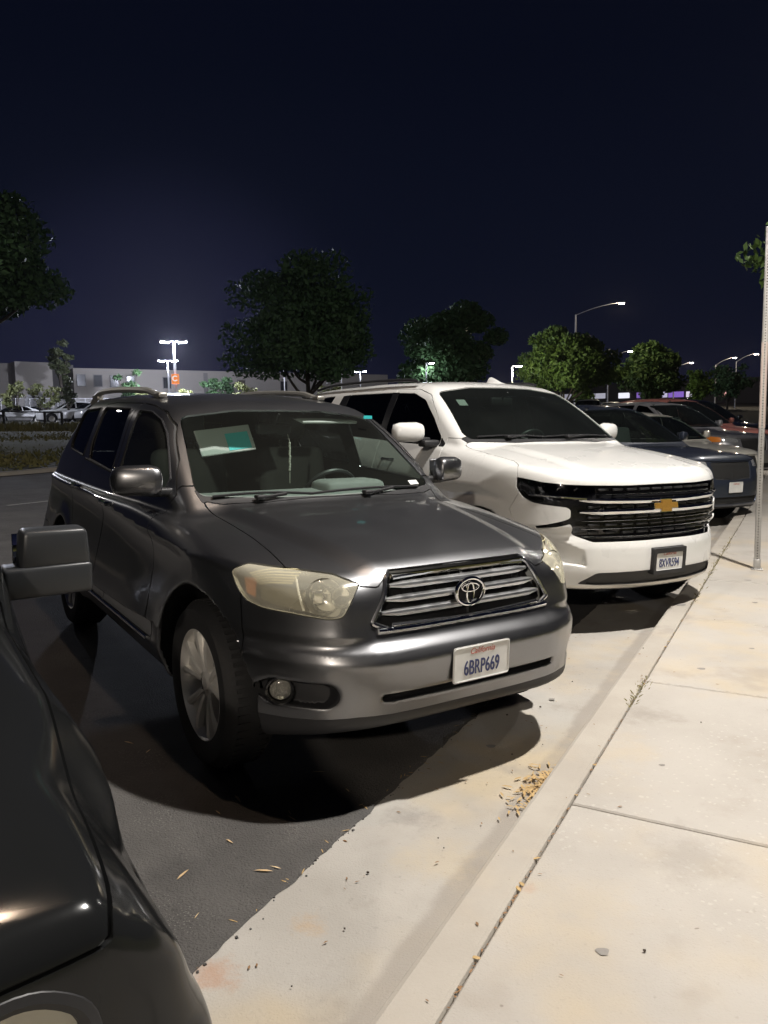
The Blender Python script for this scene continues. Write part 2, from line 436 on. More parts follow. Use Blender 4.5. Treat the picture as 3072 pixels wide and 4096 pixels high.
class MB:
    """collects boxes, tubes, lathes into one mesh"""
    def __init__(s): s.v = []; s.f = []; s.sm = []
    def add(s, vs, fs, smooth=False):
        n = len(s.v); s.v += [tuple(map(float, p)) for p in vs]; s.f += [tuple(i+n for i in f) for f in fs]; s.sm += [smooth]*len(fs)
        return s
    def box(s, c, d, rot=None, bev=0.0):
        hx, hy, hz = d[0]/2, d[1]/2, d[2]/2
        if bev <= 0:
            vs = [Vector((x, y, z)) for x in (-hx, hx) for y in (-hy, hy) for z in (-hz, hz)]
            fs = [(0, 1, 3, 2), (4, 6, 7, 5), (0, 4, 5, 1), (2, 3, 7, 6), (0, 2, 6, 4), (1, 5, 7, 3)]
            sm = False
        else:
            b = min(bev, hx*.95, hy*.95, hz*.95)
            vs, fs = rbox(hx, hy, hz, b); sm = True
        if rot is not None: vs = [rot @ Vector(v) for v in vs]
        vs = [Vector(v) + Vector(c) for v in vs]
        return s.add(vs, fs, sm)
    def tube(s, pts, r, n=10, closed=False, cap=True, flat=None, up=(0, 0, 1)):
        P = [Vector(p) for p in pts]; m = len(P); rs = r if hasattr(r, '__len__') else [r]*m
        vs = []; prev = None
        for i, p in enumerate(P):
            a = P[i-1] if (i > 0 or closed) else p; b = P[(i+1) % m] if (i < m-1 or closed) else p
            t = (b - a).normalized()
            if prev is None:
                u = Vector(up) - t*Vector(up).dot(t)
                if u.length < 1e-4: u = Vector((1, 0, 0)) - t*t.x
            else:
                u = prev - t*prev.dot(t)
            u.normalize(); prev = u; w = t.cross(u)
            for k in range(n):
                ang = 2*math.pi*k/n
                ru, rw = (rs[i], rs[i]*flat) if flat else (rs[i], rs[i])
                vs.append(p + u*math.cos(ang)*ru + w*math.sin(ang)*rw)
        fs = []
        for i in range(m if closed else m-1):
            j = (i+1) % m
            for k in range(n):
                l = (k+1) % n
                fs.append((i*n+k, i*n+l, j*n+l, j*n+k))
        if cap and not closed:
            fs.append(tuple(range(n-1, -1, -1))); fs.append(tuple((m-1)*n+k for k in range(n)))
        return s.add(vs, fs, True)
    def lathe(s, prof, c=(0, 0, 0), axis='z', n=32, close=False):
        """prof: list of (radius, height)"""
        vs = []; fs = []; m = len(prof)
        for r, h in prof:
            for k in range(n):
                a = 2*math.pi*k/n; u, w = r*math.cos(a), r*math.sin(a)
                p = {'z': (u, w, h), 'x': (h, u, w), 'y': (w, h, u)}[axis]
                vs.append((p[0]+c[0], p[1]+c[1], p[2]+c[2]))
        for i in range(m-1 if not close else m):
            j = (i+1) % m
            for k in range(n):
                l = (k+1) % n; fs.append((i*n+k, i*n+l, j*n+l, j*n+k))
        return s.add(vs, fs, True)
    def quad(s, a, b, c, d): return s.add([a, b, c, d], [(0, 1, 2, 3)])
    def poly(s, pts): return s.add(pts, [tuple(range(len(pts)))])
    def prism(s, pts2, y0, y1, fn=None):
        """extrude an outline given in (x, z) along y"""
        n = len(pts2); vs = [(x, y0, z) for x, z in pts2] + [(x, y1, z) for x, z in pts2]
        fs = [tuple(range(n)), tuple(range(2*n-1, n-1, -1))] + [(i, i+n, (i+1) % n + n, (i+1) % n) for i in range(n)]
        if fn: vs = [fn(v) for v in vs]
        return s.add(vs, fs)
    def mesh(s, name):
        me = bpy.data.meshes.new(name); me.from_pydata(s.v, [], s.f); me.update()
        me.polygons.foreach_set('use_smooth', np.array(s.sm, bool))
        if any(s.sm):
            try: me.set_sharp_from_angle(angle=math.radians(38))
            except Exception: pass
        return me
    def build(s, name, m, parent=None, loc=None):
        return link(name, s.mesh(name), m, parent, loc)

def rbox(hx, hy, hz, b, n=3):
    """rounded box: a subdivided cube pushed onto a rounded shape"""
    import itertools
    vs = []; fs = []; idx = {}
    def vid(p):
        k = tuple(round(c, 5) for c in p)
        if k not in idx: idx[k] = len(vs); vs.append(p)
        return idx[k]
    ts = [-1.0, -.7, -.3, 0] 
    def coords(h): 
        a = [-h] + [-h + b*t for t in (.3, 1.0)]; return a + [-x for x in reversed(a)]
    X, Y, Z = coords(hx), coords(hy), coords(hz)
    def push(p):
        q = [max(-h+b, min(h-b, c)) for c, h in zip(p, (hx, hy, hz))]
        d = Vector(p) - Vector(q)
        return Vector(q) + (d.normalized()*b if d.length > 1e-9 else d)
    def face(ax, sgn):
        A, B = [(Y, Z), (X, Z), (X, Y)][ax]; h = (hx, hy, hz)[ax]*sgn
        for i in range(len(A)-1):
            for j in range(len(B)-1):
                q = []
                for (a, c) in ((A[i], B[j]), (A[i+1], B[j]), (A[i+1], B[j+1]), (A[i], B[j+1])):
                    p = [a, c]; p.insert(ax, h); q.append(vid(tuple(p)))
                if (sgn > 0) == (ax != 1): fs.append(tuple(q))
                else: fs.append(tuple(reversed(q)))
    for ax in range(3):
        for sgn in (-1, 1): face(ax, sgn)
    return [push(v) for v in vs], fs

class TM:
    """triangle mesh with vertex normals held in numpy"""
    def __init__(s, V, N, F): s.V, s.N, s.F = V, N, F
    def clip(s, g):
        """the part where g > 0, triangles cut where g crosses zero"""
        F = s.F; V, N = s.V, s.N
        gi = g[F] > 0; cnt = gi.sum(1)
        full = F[cnt == 3]
        newV = [V]; newN = [N]; base = len(V); out = [full]
        edges = {}
        part = F[(cnt == 1) | (cnt == 2)]
        if len(part):
            inside = g[part] > 0; one = inside.sum(1) == 1
            # rotate so that the odd vertex is first
            odd = np.where(one, np.argmax(inside, 1), np.argmin(inside, 1))
            r = np.stack([part[np.arange(len(part)), (odd+k) % 3] for k in range(3)], 1)
            a, b, c = r[:, 0], r[:, 1], r[:, 2]
            def cut(p, q):
                lo, hi = np.minimum(p, q), np.maximum(p, q)
                key = lo.astype(np.int64)*len(V) + hi
                return key, lo, hi
            k1, l1, h1 = cut(a, b); k2, l2, h2 = cut(a, c)
            keys = np.concatenate([k1, k2]); lo = np.concatenate([l1, l2]); hi = np.concatenate([h1, h2])
            uk, ui, inv = np.unique(keys, return_index=True, return_inverse=True)
            lo, hi = lo[ui], hi[ui]; t = (g[lo]/(g[lo]-g[hi]))[:, None]
            nv = V[lo]*(1-t) + V[hi]*t; nn = N[lo]*(1-t) + N[hi]*t; nn /= np.linalg.norm(nn, axis=1)[:, None] + 1e-12
            newV.append(nv); newN.append(nn)
            i1 = base + inv[:len(a)]; i2 = base + inv[len(a):]
            o = one
            out.append(np.stack([a[o], i1[o], i2[o]], 1))
            q = ~one
            out.append(np.stack([i1[q], b[q], c[q]], 1)); out.append(np.stack([i1[q], c[q], i2[q]], 1))
        F2 = np.concatenate(out); V2 = np.concatenate(newV); N2 = np.concatenate(newN)
        used = np.zeros(len(V2), bool); used[F2.ravel()] = True
        m = np.cumsum(used) - 1
        return TM(V2[used], N2[used], m[F2])
    def mirror(s):
        k = np.array([-1, 1, 1.0]); return TM(s.V*k, s.N*k, s.F[:, ::-1].copy())
    def join(s, o): return TM(np.concatenate([s.V, o.V]), np.concatenate([s.N, o.N]), np.concatenate([s.F, o.F + len(s.V)]))
    def offset(s, d): return TM(s.V + s.N*d, s.N, s.F)
    def skirt(s, depth):
        """turn the open edges inwards so that the panel has a visible thickness"""
        F = s.F; E = np.concatenate([F[:, [0, 1]], F[:, [1, 2]], F[:, [2, 0]]])
        k = np.minimum(E[:, 0], E[:, 1]).astype(np.int64)*len(s.V) + np.maximum(E[:, 0], E[:, 1])
        u, ix, c = np.unique(k, return_index=True, return_counts=True)
        B = E[ix[c == 1]]
        seam = (np.abs(s.V[B[:, 0], 0]) < 1e-5) & (np.abs(s.V[B[:, 1], 0]) < 1e-5)
        B = B[~seam]
        if not len(B): return s
        a, b = s.V[B[:, 0]], s.V[B[:, 1]]; a2, b2 = a - s.N[B[:, 0]]*depth, b - s.N[B[:, 1]]*depth
        n = np.cross(b - a, s.N[B[:, 0]]); n /= np.linalg.norm(n, axis=1)[:, None] + 1e-12
        m = len(B); i = np.arange(m); o = len(s.V)
        V = np.concatenate([s.V, a, b, b2, a2]); N = np.concatenate([s.N, n, n, n, n])
        f1 = np.stack([o+i, o+m+i, o+2*m+i], 1)[:, ::-1]; f2 = np.stack([o+i, o+2*m+i, o+3*m+i], 1)[:, ::-1]
        return TM(V, N, np.concatenate([F, f1, f2]))
    def obj(s, name, m, parent=None):
        me = bpy.data.meshes.new(name)
        nf = len(s.F)
        me.vertices.add(len(s.V)); me.vertices.foreach_set('co', s.V.astype(np.float32).ravel())
        me.loops.add(nf*3); me.loops.foreach_set('vertex_index', s.F.astype(np.int32).ravel())
        me.polygons.add(nf); me.polygons.foreach_set('loop_start', np.arange(0, nf*3, 3, dtype=np.int32))
        try: me.polygons.foreach_set('loop_total', np.full(nf, 3, np.int32))
        except Exception: pass
        me.polygons.foreach_set('use_smooth', np.ones(nf, bool))
        me.update(calc_edges=True)
        me.normals_split_custom_set_from_vertices(s.N.astype(np.float32).tolist())
        return link(name, me, m, parent)

def surface(f, lo, hi, h):
    """surface nets over the half space x > 0 of the implicit body f, then projected onto the exact surface"""
    lo = np.array(lo, float); hi = np.array(hi, float)
    lo[0] = -2*h
    n = np.ceil((hi - lo)/h/4).astype(int)*4 + 1
    ax = [lo[i] + h*np.arange(n[i]) for i in range(3)]
    cx = [a[::4] for a in ax]
    G = np.stack(np.meshgrid(*cx, indexing='ij'), -1)
    c = f(G[..., 0], G[..., 1], G[..., 2])
    near = np.abs(c) < 4*h*2.3
    # spread to the neighbours and expand to the fine grid
    for a in range(3):
        s1 = np.roll(near, 1, a); s2 = np.roll(near, -1, a); near = near | s1 | s2
    idx = [np.minimum((np.arange(n[i]) + 2)//4, len(cx[i]) - 1) for i in range(3)]
    val = c[np.ix_(*idx)].copy(); msk = near[np.ix_(*idx)]
    I = np.nonzero(msk)
    val[I] = f(ax[0][I[0]], ax[1][I[1]], ax[2][I[2]])
    ins = val < 0
    s = ins[:-1, :-1, :-1].astype(np.int8)
    cnt = np.zeros_like(s)
    for i in (0, 1):
        for j in (0, 1):
            for k in (0, 1):
                cnt += ins[i:n[0]-1+i, j:n[1]-1+j, k:n[2]-1+k]
    act = (cnt > 0) & (cnt < 8)
    A = np.stack(np.nonzero(act), 1)
    vid = -np.ones(act.shape, np.int64); vid[act] = np.arange(len(A))
    acc = np.zeros((len(A), 3)); wn = np.zeros(len(A))
    corners = [(i, j, k) for i in (0, 1) for j in (0, 1) for k in (0, 1)]
    for p in corners:
        for d in range(3):
            if p[d]: continue
            q = list(p); q[d] = 1
            v0 = val[tuple((A + p).T)]; v1 = val[tuple((A + q).T)]
            cr = (v0 < 0) != (v1 < 0)
            t = np.where(cr, v0/np.where(cr, v0 - v1, 1), 0)
            pt = np.array(p, float)[None] + np.eye(3)[d][None]*t[:, None]
            acc[cr] += pt[cr]; wn[cr] += 1
    V = lo + (A + acc/wn[:, None])*h
    F = []
    for d in range(3):
        a, b = (d+1) % 3, (d+2) % 3
        sl0 = [slice(None)]*3; sl1 = [slice(None)]*3
        sl0[d] = slice(0, -1); sl1[d] = slice(1, None)
        ch = ins[tuple(sl0)] != ins[tuple(sl1)]
        E = np.stack(np.nonzero(ch), 1)
        ok = (E[:, a] > 0) & (E[:, b] > 0) & (E[:, a] < n[a]-1) & (E[:, b] < n[b]-1)
        E = E[ok]
        flip = ins[tuple(E.T)]
        ea, eb = np.eye(3, dtype=int)[a], np.eye(3, dtype=int)[b]
        q = [vid[tuple((E - ea*i - eb*j).T)] for i, j in ((0, 0), (1, 0), (1, 1), (0, 1))]
        Q = np.stack(q, 1); Q[flip] = Q[flip][:, ::-1]
        F.append(Q)
    Q = np.concatenate(F); Q = Q[(Q >= 0).all(1)]
    def grad(P):
        e = .0015; g = np.empty_like(P)
        for i in range(3):
            d = np.zeros(3); d[i] = e
            a, b = P + d, P - d
            g[:, i] = (f(a[:, 0], a[:, 1], a[:, 2]) - f(b[:, 0], b[:, 1], b[:, 2]))/(2*e)
        return g
    V0 = V.copy()
    for _ in range(4):
        g = grad(V); v = f(V[:, 0], V[:, 1], V[:, 2])
        st = g*(v/np.maximum((g*g).sum(1), .05))[:, None]
        l = np.linalg.norm(st, axis=1)[:, None]; st *= np.minimum(1, .5*h/np.maximum(l, 1e-9))
        V = V - st
    dlt = V - V0; l = np.linalg.norm(dlt, axis=1)[:, None]
    V = V0 + dlt*np.minimum(1, 1.5*h/np.maximum(l, 1e-9))
    N = grad(V); N /= np.linalg.norm(N, axis=1)[:, None] + 1e-12
    d1 = np.linalg.norm(V[Q[:, 0]] - V[Q[:, 2]], axis=1); d2 = np.linalg.norm(V[Q[:, 1]] - V[Q[:, 3]], axis=1)
    s1 = d1 <= d2
    T = np.concatenate([Q[s1][:, [0, 1, 2]], Q[s1][:, [0, 2, 3]], Q[~s1][:, [0, 1, 3]], Q[~s1][:, [1, 2, 3]]])
    fn = np.cross(V[T[:, 1]] - V[T[:, 0]], V[T[:, 2]] - V[T[:, 0]])
    bad = (fn*N[T].sum(1)).sum(1) < 0
    T[bad] = T[bad][:, ::-1]
    tm = TM(V, N, T).clip(V[:, 0] + 0.0)
    z = np.abs(tm.V[:, 0]) < 1e-6
    tm.N[z, 0] = 0; tm.N /= np.linalg.norm(tm.N, axis=1)[:, None] + 1e-12
    return tm

class Body:
    """cuts a half body surface into named panels; every cut leaves a narrow gap"""
    GAP = .006
    def __init__(s, tm, parent):
        s.rest = tm; s.parent = parent; s.full = tm
    def take(s, gfun, gap=None):
        gap = s.GAP if gap is None else gap
        g = gfun(s.rest.V, s.rest.N)
        p = s.rest.clip(g - gap/2); s.rest = s.rest.clip(-g - gap/2)
        return p
    def put(s, name, tm, m, pair=True, depth=.012, off=0.0, parent=None):
        if len(tm.F) == 0: return [None, None]
        if off: tm = tm.offset(off)
        if depth: tm = tm.skirt(depth)
        par = parent or s.parent
        if pair:
            return [tm.obj(name, m, par), tm.mirror().obj(name, m, par)]
        return [tm.join(tm.mirror()).obj(name, m, par)]

def g_side(poly, nx=.30, r=.03):
    P = rounded(poly, r)
    return lambda V, N: np.minimum(seg_poly_sd(V[:, 1], V[:, 2], P), (N[:, 0] - nx)*.12)
def g_front(poly, ymin, r=.02):
    P = rounded(poly, r)
    return lambda V, N: np.minimum(seg_poly_sd(V[:, 0], V[:, 2], P), np.minimum((N[:, 1] + .05)*.2, V[:, 1] - ymin))
def g_diag(poly, r=.02):
    """outline given in (u = (x - y)/sqrt2, z): a corner seen along its diagonal"""
    P = rounded(poly, r)
    return lambda V, N: np.minimum(seg_poly_sd((V[:, 0]-V[:, 1])*.70711, V[:, 2], P), np.minimum((N[:, 0]+N[:, 1])*.1 - .002, V[:, 1] + .35))
# ---------------------------------------------------------------- site geometry
SLOPE, NVX, NVY, D0 = .02846, -.8788, .4772, 1.479      # the lot falls towards the gutter
TX, TY = .4772, .8788                                    # direction of the kerb
BLACK_POS = (-1.4905, 1.2583)
def rise(t): return .03*max(0.0, t - 13.0)               # and climbs gently along the row
def ground_z(x, y):
    n = NVX*x + NVY*y - D0; t = TX*x + TY*y
    if n < 17.6: return SLOPE*max(0.0, min(n, 12.0)) + rise(t)
    if n < 40: return .34 + rise(t)*(40-n)/22.4 + 1.55*((n-17.6)/22.4)**1.0
    return 2.2
def site(t, n, z=0.0):
    """t along the kerb, n away from it (0 = edge of the asphalt)"""
    m = n + D0
    return (TX*t + NVX*m, TY*t + NVY*m, z)
def polar(px, dist, z=None):
    """a place seen at column px of the photograph at a given distance over the ground"""
    a = math.atan((px - 1536)/FPX*math.cos(PITCH) if False else (px - 1536)/FPX)
    x, y = dist*math.sin(a), dist*math.cos(a)
    return (x, y, ground_z(x, y) if z is None else z)
def elev(py, px, dist):
    """height of something seen at row py, column px at that distance"""
    hz = 1707.0 - (px - 1536)*.0176
    return H_CAM + (hz - py)/FPX*dist
def sheet(name, t0, t1, n0, n1, zf, m, nt=2, nn=2, kind='structure', parent=None):
    ts = np.linspace(t0, t1, nt); ns = np.linspace(n0, n1, nn)
    vs = [site(t, n, zf(t, n)) for t in ts for n in ns]
    fs = [(i*nn+j, i*nn+j+1, (i+1)*nn+j+1, (i+1)*nn+j) for i in range(nt-1) for j in range(nn-1)]
    me = bpy.data.meshes.new(name); me.from_pydata(vs, [], [f[::-1] for f in fs]); me.update()
    if me.polygons[0].normal.z < 0: me.flip_normals()
    me.polygons.foreach_set('use_smooth', np.ones(len(me.polygons), bool))
    o = link(name, me, m, parent)
    if kind: o['kind'] = kind
    return o
zlot = lambda t, n: SLOPE*max(0, min(n, 12.0)) + rise(t)

def ground_mat(name, c1, c2, flow=None, spots=None, patches=None, flecks=None, grit=None, rough=.85, bump=(140, .3), scale=1.3, joints=False):
    """world-space mottled ground: c1/c2 broad mottling, patches=(scale, lo, hi, colour, amount), flecks=(scale, size, colour, amount), grit=(scale, amount)"""
    m = bpy.data.materials.new(name); m.use_nodes = True; MATS[name] = m
    N = m.node_tree.nodes; L = m.node_tree.links; b = N['Principled BSDF']; b.inputs['Roughness'].default_value = rough
    b.inputs['Specular IOR Level'].default_value = .3
    g = N.new('ShaderNodeNewGeometry')
    def nz(scale, det=6, rough_=.55, off=0):
        n = N.new('ShaderNodeTexNoise'); n.inputs['Scale'].default_value = scale; n.inputs['Detail'].default_value = det; n.inputs['Roughness'].default_value = rough_
        if off:
            v = N.new('ShaderNodeVectorMath'); v.operation = 'ADD'; v.inputs[1].default_value = (off, off*.7, 0); L.new(g.outputs['Position'], v.inputs[0]); L.new(v.outputs[0], n.inputs['Vector'])
        else: L.new(g.outputs['Position'], n.inputs['Vector'])
        return n
    def ramp(src, lo, hi, a=0, c=1):
        r = N.new('ShaderNodeMapRange'); r.inputs[1].default_value = lo; r.inputs[2].default_value = hi; r.inputs[3].default_value = a; r.inputs[4].default_value = c; r.interpolation_type = 'SMOOTHSTEP'
        L.new(src, r.inputs[0]); return r.outputs[0]
    def mix(fac, a, bcol, blend='MIX'):
        x = N.new('ShaderNodeMix'); x.data_type = 'RGBA'; x.blend_type = blend
        if isinstance(fac, float): x.inputs[0].default_value = fac
        else: L.new(fac, x.inputs[0])
        if isinstance(a, tuple): x.inputs[6].default_value = (*a, 1)
        else: L.new(a, x.inputs[6])
        if isinstance(bcol, tuple): x.inputs[7].default_value = (*bcol, 1)
        else: L.new(bcol, x.inputs[7])
        return x.outputs[2]
    col = mix(ramp(nz(scale).outputs['Fac'], .32, .68), c1, c2)
    for k, p in enumerate(patches or ()):
        col = mix(ramp(nz(p[0], 4, .6, 13.7*(k+1)).outputs['Fac'], p[1], p[2], 0, p[4]), col, p[3])
    if flecks:
        for k, fk in enumerate(flecks):
            v = N.new('ShaderNodeTexVoronoi'); v.inputs['Scale'].default_value = fk[0]; v.inputs['Randomness'].default_value = 1
            w = N.new('ShaderNodeVectorMath'); w.operation = 'ADD'; dn = nz(fk[0]*1.5, 2); sc_ = N.new('ShaderNodeVectorMath'); sc_.operation = 'SCALE'; sc_.inputs['Scale'].default_value = .6/fk[0]
            L.new(dn.outputs['Color'], sc_.inputs[0]); L.new(g.outputs['Position'], w.inputs[0]); L.new(sc_.outputs[0], w.inputs[1]); L.new(w.outputs[0], v.inputs['Vector'])
            d = ramp(v.outputs['Distance'], fk[1], fk[1]*.6)
            mk = ramp(nz(fk[4] if len(fk) > 4 else 1.1, 3, .5, 31.3*(k+1)).outputs['Fac'], .50, .66, 0, fk[3])
            mu = N.new('ShaderNodeMath'); mu.operation = 'MULTIPLY'; L.new(d, mu.inputs[0]); L.new(mk, mu.inputs[1])
            col = mix(mu.outputs[0], col, fk[2])
    if flow:
        dt = N.new('ShaderNodeVectorMath'); dt.operation = 'DOT_PRODUCT'; dt.inputs[1].default_value = (NVX, NVY, 0); L.new(g.outputs['Position'], dt.inputs[0])
        wv = N.new('ShaderNodeMath'); wv.operation = 'MULTIPLY_ADD'; wv.inputs[1].default_value = .10; L.new(nz(3.0, 6, .65, 4).outputs['Fac'], wv.inputs[0]); L.new(dt.outputs['Value'], wv.inputs[2])
        q0 = D0 + flow[0] + .05
        col = mix(ramp(wv.outputs[0], q0 + .025, q0 - .015, 0, flow[2]), col, flow[1])
    for k, (sx, sy, sr, scol, am) in enumerate(spots or ()):
        d = N.new('ShaderNodeVectorMath'); d.operation = 'DISTANCE'; d.inputs[1].default_value = (sx, sy, 0)
        fl = N.new('ShaderNodeVectorMath'); fl.operation = 'MULTIPLY'; fl.inputs[1].default_value = (1, 1, 0); L.new(g.outputs['Position'], fl.inputs[0]); L.new(fl.outputs[0], d.inputs[0])
        wb = N.new('ShaderNodeMath'); wb.operation = 'MULTIPLY_ADD'; wb.inputs[1].default_value = sr*3.0; L.new(nz(3.2/sr*.35, 7, .72, 7.1*k + 3).outputs['Fac'], wb.inputs[0]); L.new(d.outputs['Value'], wb.inputs[2])
        col = mix(ramp(wb.outputs[0], sr*2.45, sr*1.45, 0, am), col, scol)
    if grit:
        col = mix(ramp(nz(grit[0], 2, .7).outputs['Fac'], .35, .65, 0, grit[1]), col, (.5, .5, .5), 'OVERLAY')
        col = mix(ramp(nz(grit[0]*.22, 4, .7, 5).outputs['Fac'], .58, .75, 0, grit[1]*.8), col, tuple(c*.6 for c in c1))
    L.new(col, b.inputs['Base Color'])
    n = nz(bump[0], 3, .6); bp = N.new('ShaderNodeBump'); bp.inputs['Strength'].default_value = bump[1]; bp.inputs['Distance'].default_value = .006
    L.new(n.outputs['Fac'], bp.inputs['Height']); L.new(bp.outputs[0], b.inputs['Normal'])
    return m

PAN_SPOTS = ((-.50, 2.02, .10, (.36, .17, .08), .5), (-.26, 2.24, .08, (.40, .26, .13), .4), (.18, 2.6, .22, (.42, .35, .24), .4), (.62, 3.6, .35, (.44, .36, .25), .5), (1.05, 4.6, .4, (.44, .37, .27), .45), (.10, 2.9, .16, (.22, .20, .18), .55))
WALK_SPOTS = ((.55, 2.15, .25, (.43, .37, .28), .4), (.95, 3.15, .3, (.44, .37, .27), .45), (1.25, 3.6, .18, (.24, .215, .185), .5), (1.0, 2.35, .25, (.26, .235, .205), .4), (1.9, 4.9, .3, (.44, .38, .28), .4), (.42, 2.2, .04, (.40, .24, .15), .3))
asphalt = ground_mat('asphalt', (.070, .066, .063), (.100, .0945, .0895), patches=((.5, .52, .7, (.120, .112, .105), .7), (3.1, .60, .75, (.045, .043, .042), .5)), flecks=((95, .30, (.19, .18, .165), .8, 3.0), (60, .22, (.040, .038, .037), .8, 5.0)), grit=(170, .9), rough=.8, bump=(120, 1.6), scale=2.4)
walk = ground_mat('pavement_concrete', (.350, .326, .293), (.408, .382, .348), spots=WALK_SPOTS, patches=((.9, .52, .72, (.44, .365, .255), .75), (2.3, .56, .74, (.30, .265, .225), .6), (.6, .55, .7, (.45, .42, .38), .5)),
                  flecks=((30, .24, (.475, .448, .405), .6, .75), (46, .26, (.47, .44, .40), .5, .5), (9, .06, (.16, .13, .11), .7, 2.0)), grit=(210, .34), bump=(150, .35))
pan = ground_mat('gutter_concrete', (.315, .295, .265), (.39, .368, .335), flow=(-.485, (.235, .210, .182), .60), spots=PAN_SPOTS, patches=((.8, .50, .70, (.42, .345, .235), .8), (2.7, .56, .72, (.26, .235, .205), .6), (.45, .54, .68, (.40, .38, .35), .6)),
                 flecks=((14, .07, (.12, .10, .085), .8, 2.2), (30, .16, (.46, .42, .36), .5, 1.0)), grit=(190, .42), bump=(140, .45))
kerb_m = ground_mat('kerb_concrete', (.345, .315, .275), (.40, .37, .325), patches=((1.6, .54, .72, (.43, .37, .29), .5), (4, .57, .72, (.30, .27, .24), .5)), flecks=((16, .06, (.14, .12, .10), .7, 2.2),), grit=(200, .2), bump=(150, .25), scale=2)
lawn_m = ground_mat('lawn_soil', (.055, .057, .014), (.085, .082, .022), patches=((.35, .50, .66, (.075, .060, .030), .8), (.15, .5, .6, (.022, .020, .014), .7)), grit=(30, .6), bump=(18, 1.0), scale=.8)
dirt_m = ground_mat('joint_dirt', (.10, .08, .055), (.17, .14, .10), grit=(120, .6), bump=(90, .8), scale=8)

sheet('parking_lot', -60, 300, 0, 17.6, zlot, asphalt, 73, 24)
# gutter pan with the stained flow line against the kerb
sheet('gutter', -60, 140, -.468, .0, lambda t, n: rise(t) + .002 - .010*(-n/.468), pan, 80, 3)
sheet('gutter_flow_line', -60, 140, -.612, -.468, lambda t, n: rise(t) - .008, pan, 80, 2)
# the ragged edge where the asphalt laps over the pan
eb = MB(); ts = np.arange(-3, 14, .035)
vs = []; 
for t in ts:
    d = .006 + .012*abs(math.sin(t*7.1) + .6*math.sin(t*19.3) + .5*math.sin(t*41.7))*.6
    vs += [site(t, .06, zlot(t, .06) + .003), site(t, .0, rise(t) + .009), site(t, -d, rise(t) + .003)]
eb.add(vs, [(i*3+j, (i+1)*3+j, (i+1)*3+j+1, i*3+j+1) for i in range(len(ts)-1) for j in range(2)], True)
eb.build('asphalt_edge', asphalt)['kind'] = 'structure'
# kerb in cast lengths
def kerb_len(name, t0, t1, n_front, n_back, z0, ztop, m):
    prof = [(n_front, z0), (n_front - .006, ztop - .022), (n_front - .016, ztop - .006), (n_front - .030, ztop), (n_back + .012, ztop), (n_back + .003, ztop - .006), (n_back, ztop - .016), (n_back, z0)]
    k = max(2, int((t1-t0)/2) + 1); tt = np.linspace(t0, t1, k)
    vs = [site(t, n, z + rise(t)) for t in tt for n, z in prof]; P = len(prof)
    fs = [(i*P+j, (i+1)*P+j, (i+1)*P+j+1, i*P+j+1) for i in range(k-1) for j in range(P-1)]
    fs += [tuple(range(P)), tuple((k-1)*P+j for j in reversed(range(P)))]
    me = bpy.data.meshes.new(name); me.from_pydata(vs, [], fs); me.update()
    import bmesh
    bm = bmesh.new(); bm.from_mesh(me); bmesh.ops.recalc_face_normals(bm, faces=bm.faces); bm.to_mesh(me); bm.free()
    return me
kb = link('kerb', kerb_len('kerb', -60, 140, -.612, -.766, -.05, .130, kerb_m), kerb_m); kb['kind'] = 'structure'
# pavement: a bed of soil with separate slabs on it
walk_o = sheet('sidewalk', -60, 140, -2.50, -.767, lambda t, n: rise(t) + .110, dirt_m, 80, 2)
def slab_mesh(lt, ln):
    b = .006; z1 = .0; z0 = -.06
    ring = lambda o, z: [(o, o, z), (lt-o, o, z), (lt-o, ln-o, z), (o, ln-o, z)]
    r1, r2, r3 = ring(0, z0), ring(0, z1-b), ring(b, z1)
    vs = r1 + r2 + r3
    fs = [(i, (i+1) % 4, 4+(i+1) % 4, 4+i) for i in range(4)] + [(4+i, 4+(i+1) % 4, 8+(i+1) % 4, 8+i) for i in range(4)] + [(8, 9, 10, 11)]
    me = bpy.data.meshes.new('slab'); me.from_pydata(vs, [], fs); me.update(); return me
SL = 1.525
sm = slab_mesh(SL - .009, 1.70); sm.materials.append(walk)
for k in range(-6, 50):
    t = 2.722 + SL*k
    x, y, z = site(t, -.774); o = bpy.data.objects.new('slab', sm); COL.objects.link(o); o.parent = walk_o
    # local x along the kerb, local y away from the cars
    z = rise(t) + .130 + (.0016*math.sin(k*2.3))
    sl = math.atan2(rise(t+SL) - rise(t), SL)
    o.matrix_world = Matrix(((TX*math.cos(sl), -NVX, -TX*math.sin(sl), x), (TY*math.cos(sl), -NVY, -TY*math.sin(sl), y), (math.sin(sl), 0, math.cos(sl), z), (0, 0, 0, 1)))
sheet('side_lawn', -60, 140, -40, -2.49, lambda t, n: rise(t) + .12, lawn_m, 40, 6)
# far kerb, rising lawn and the second lot
fk = link('far_kerb', kerb_len('far_kerb', -60, 300, 17.6, 17.75, 0, .47, kerb_m), kerb_m); fk['kind'] = 'structure'
for p in fk.data.vertices: pass
sheet('lawn', -120, 320, 17.74, 40, lambda t, n: ground_z(*site(t, n)[:2]) + .10*math.sin(t*.21+n*.4)*math.sin(n*.33) + .06, lawn_m, 200, 24)
sheet('second_lot', -200, 340, 40, 110, lambda t, n: 2.2, asphalt, 2, 2)
sheet('far_ground', -260, 420, 110, 330, lambda t, n: 2.15, lawn_m, 2, 2)
sheet('road_beyond', 140, 400, -120, 17.6, lambda t, n: rise(140), asphalt, 2, 2)
paint_m = mat('lot_paint', (.42, .41, .38), .7, noise=(20, .2, (.22, .21, .20)))
sheet('stall_line', 8.5, 11.6, 10.45, 10.55, lambda t, n: zlot(t, n) + .004, paint_m, 6, 2)
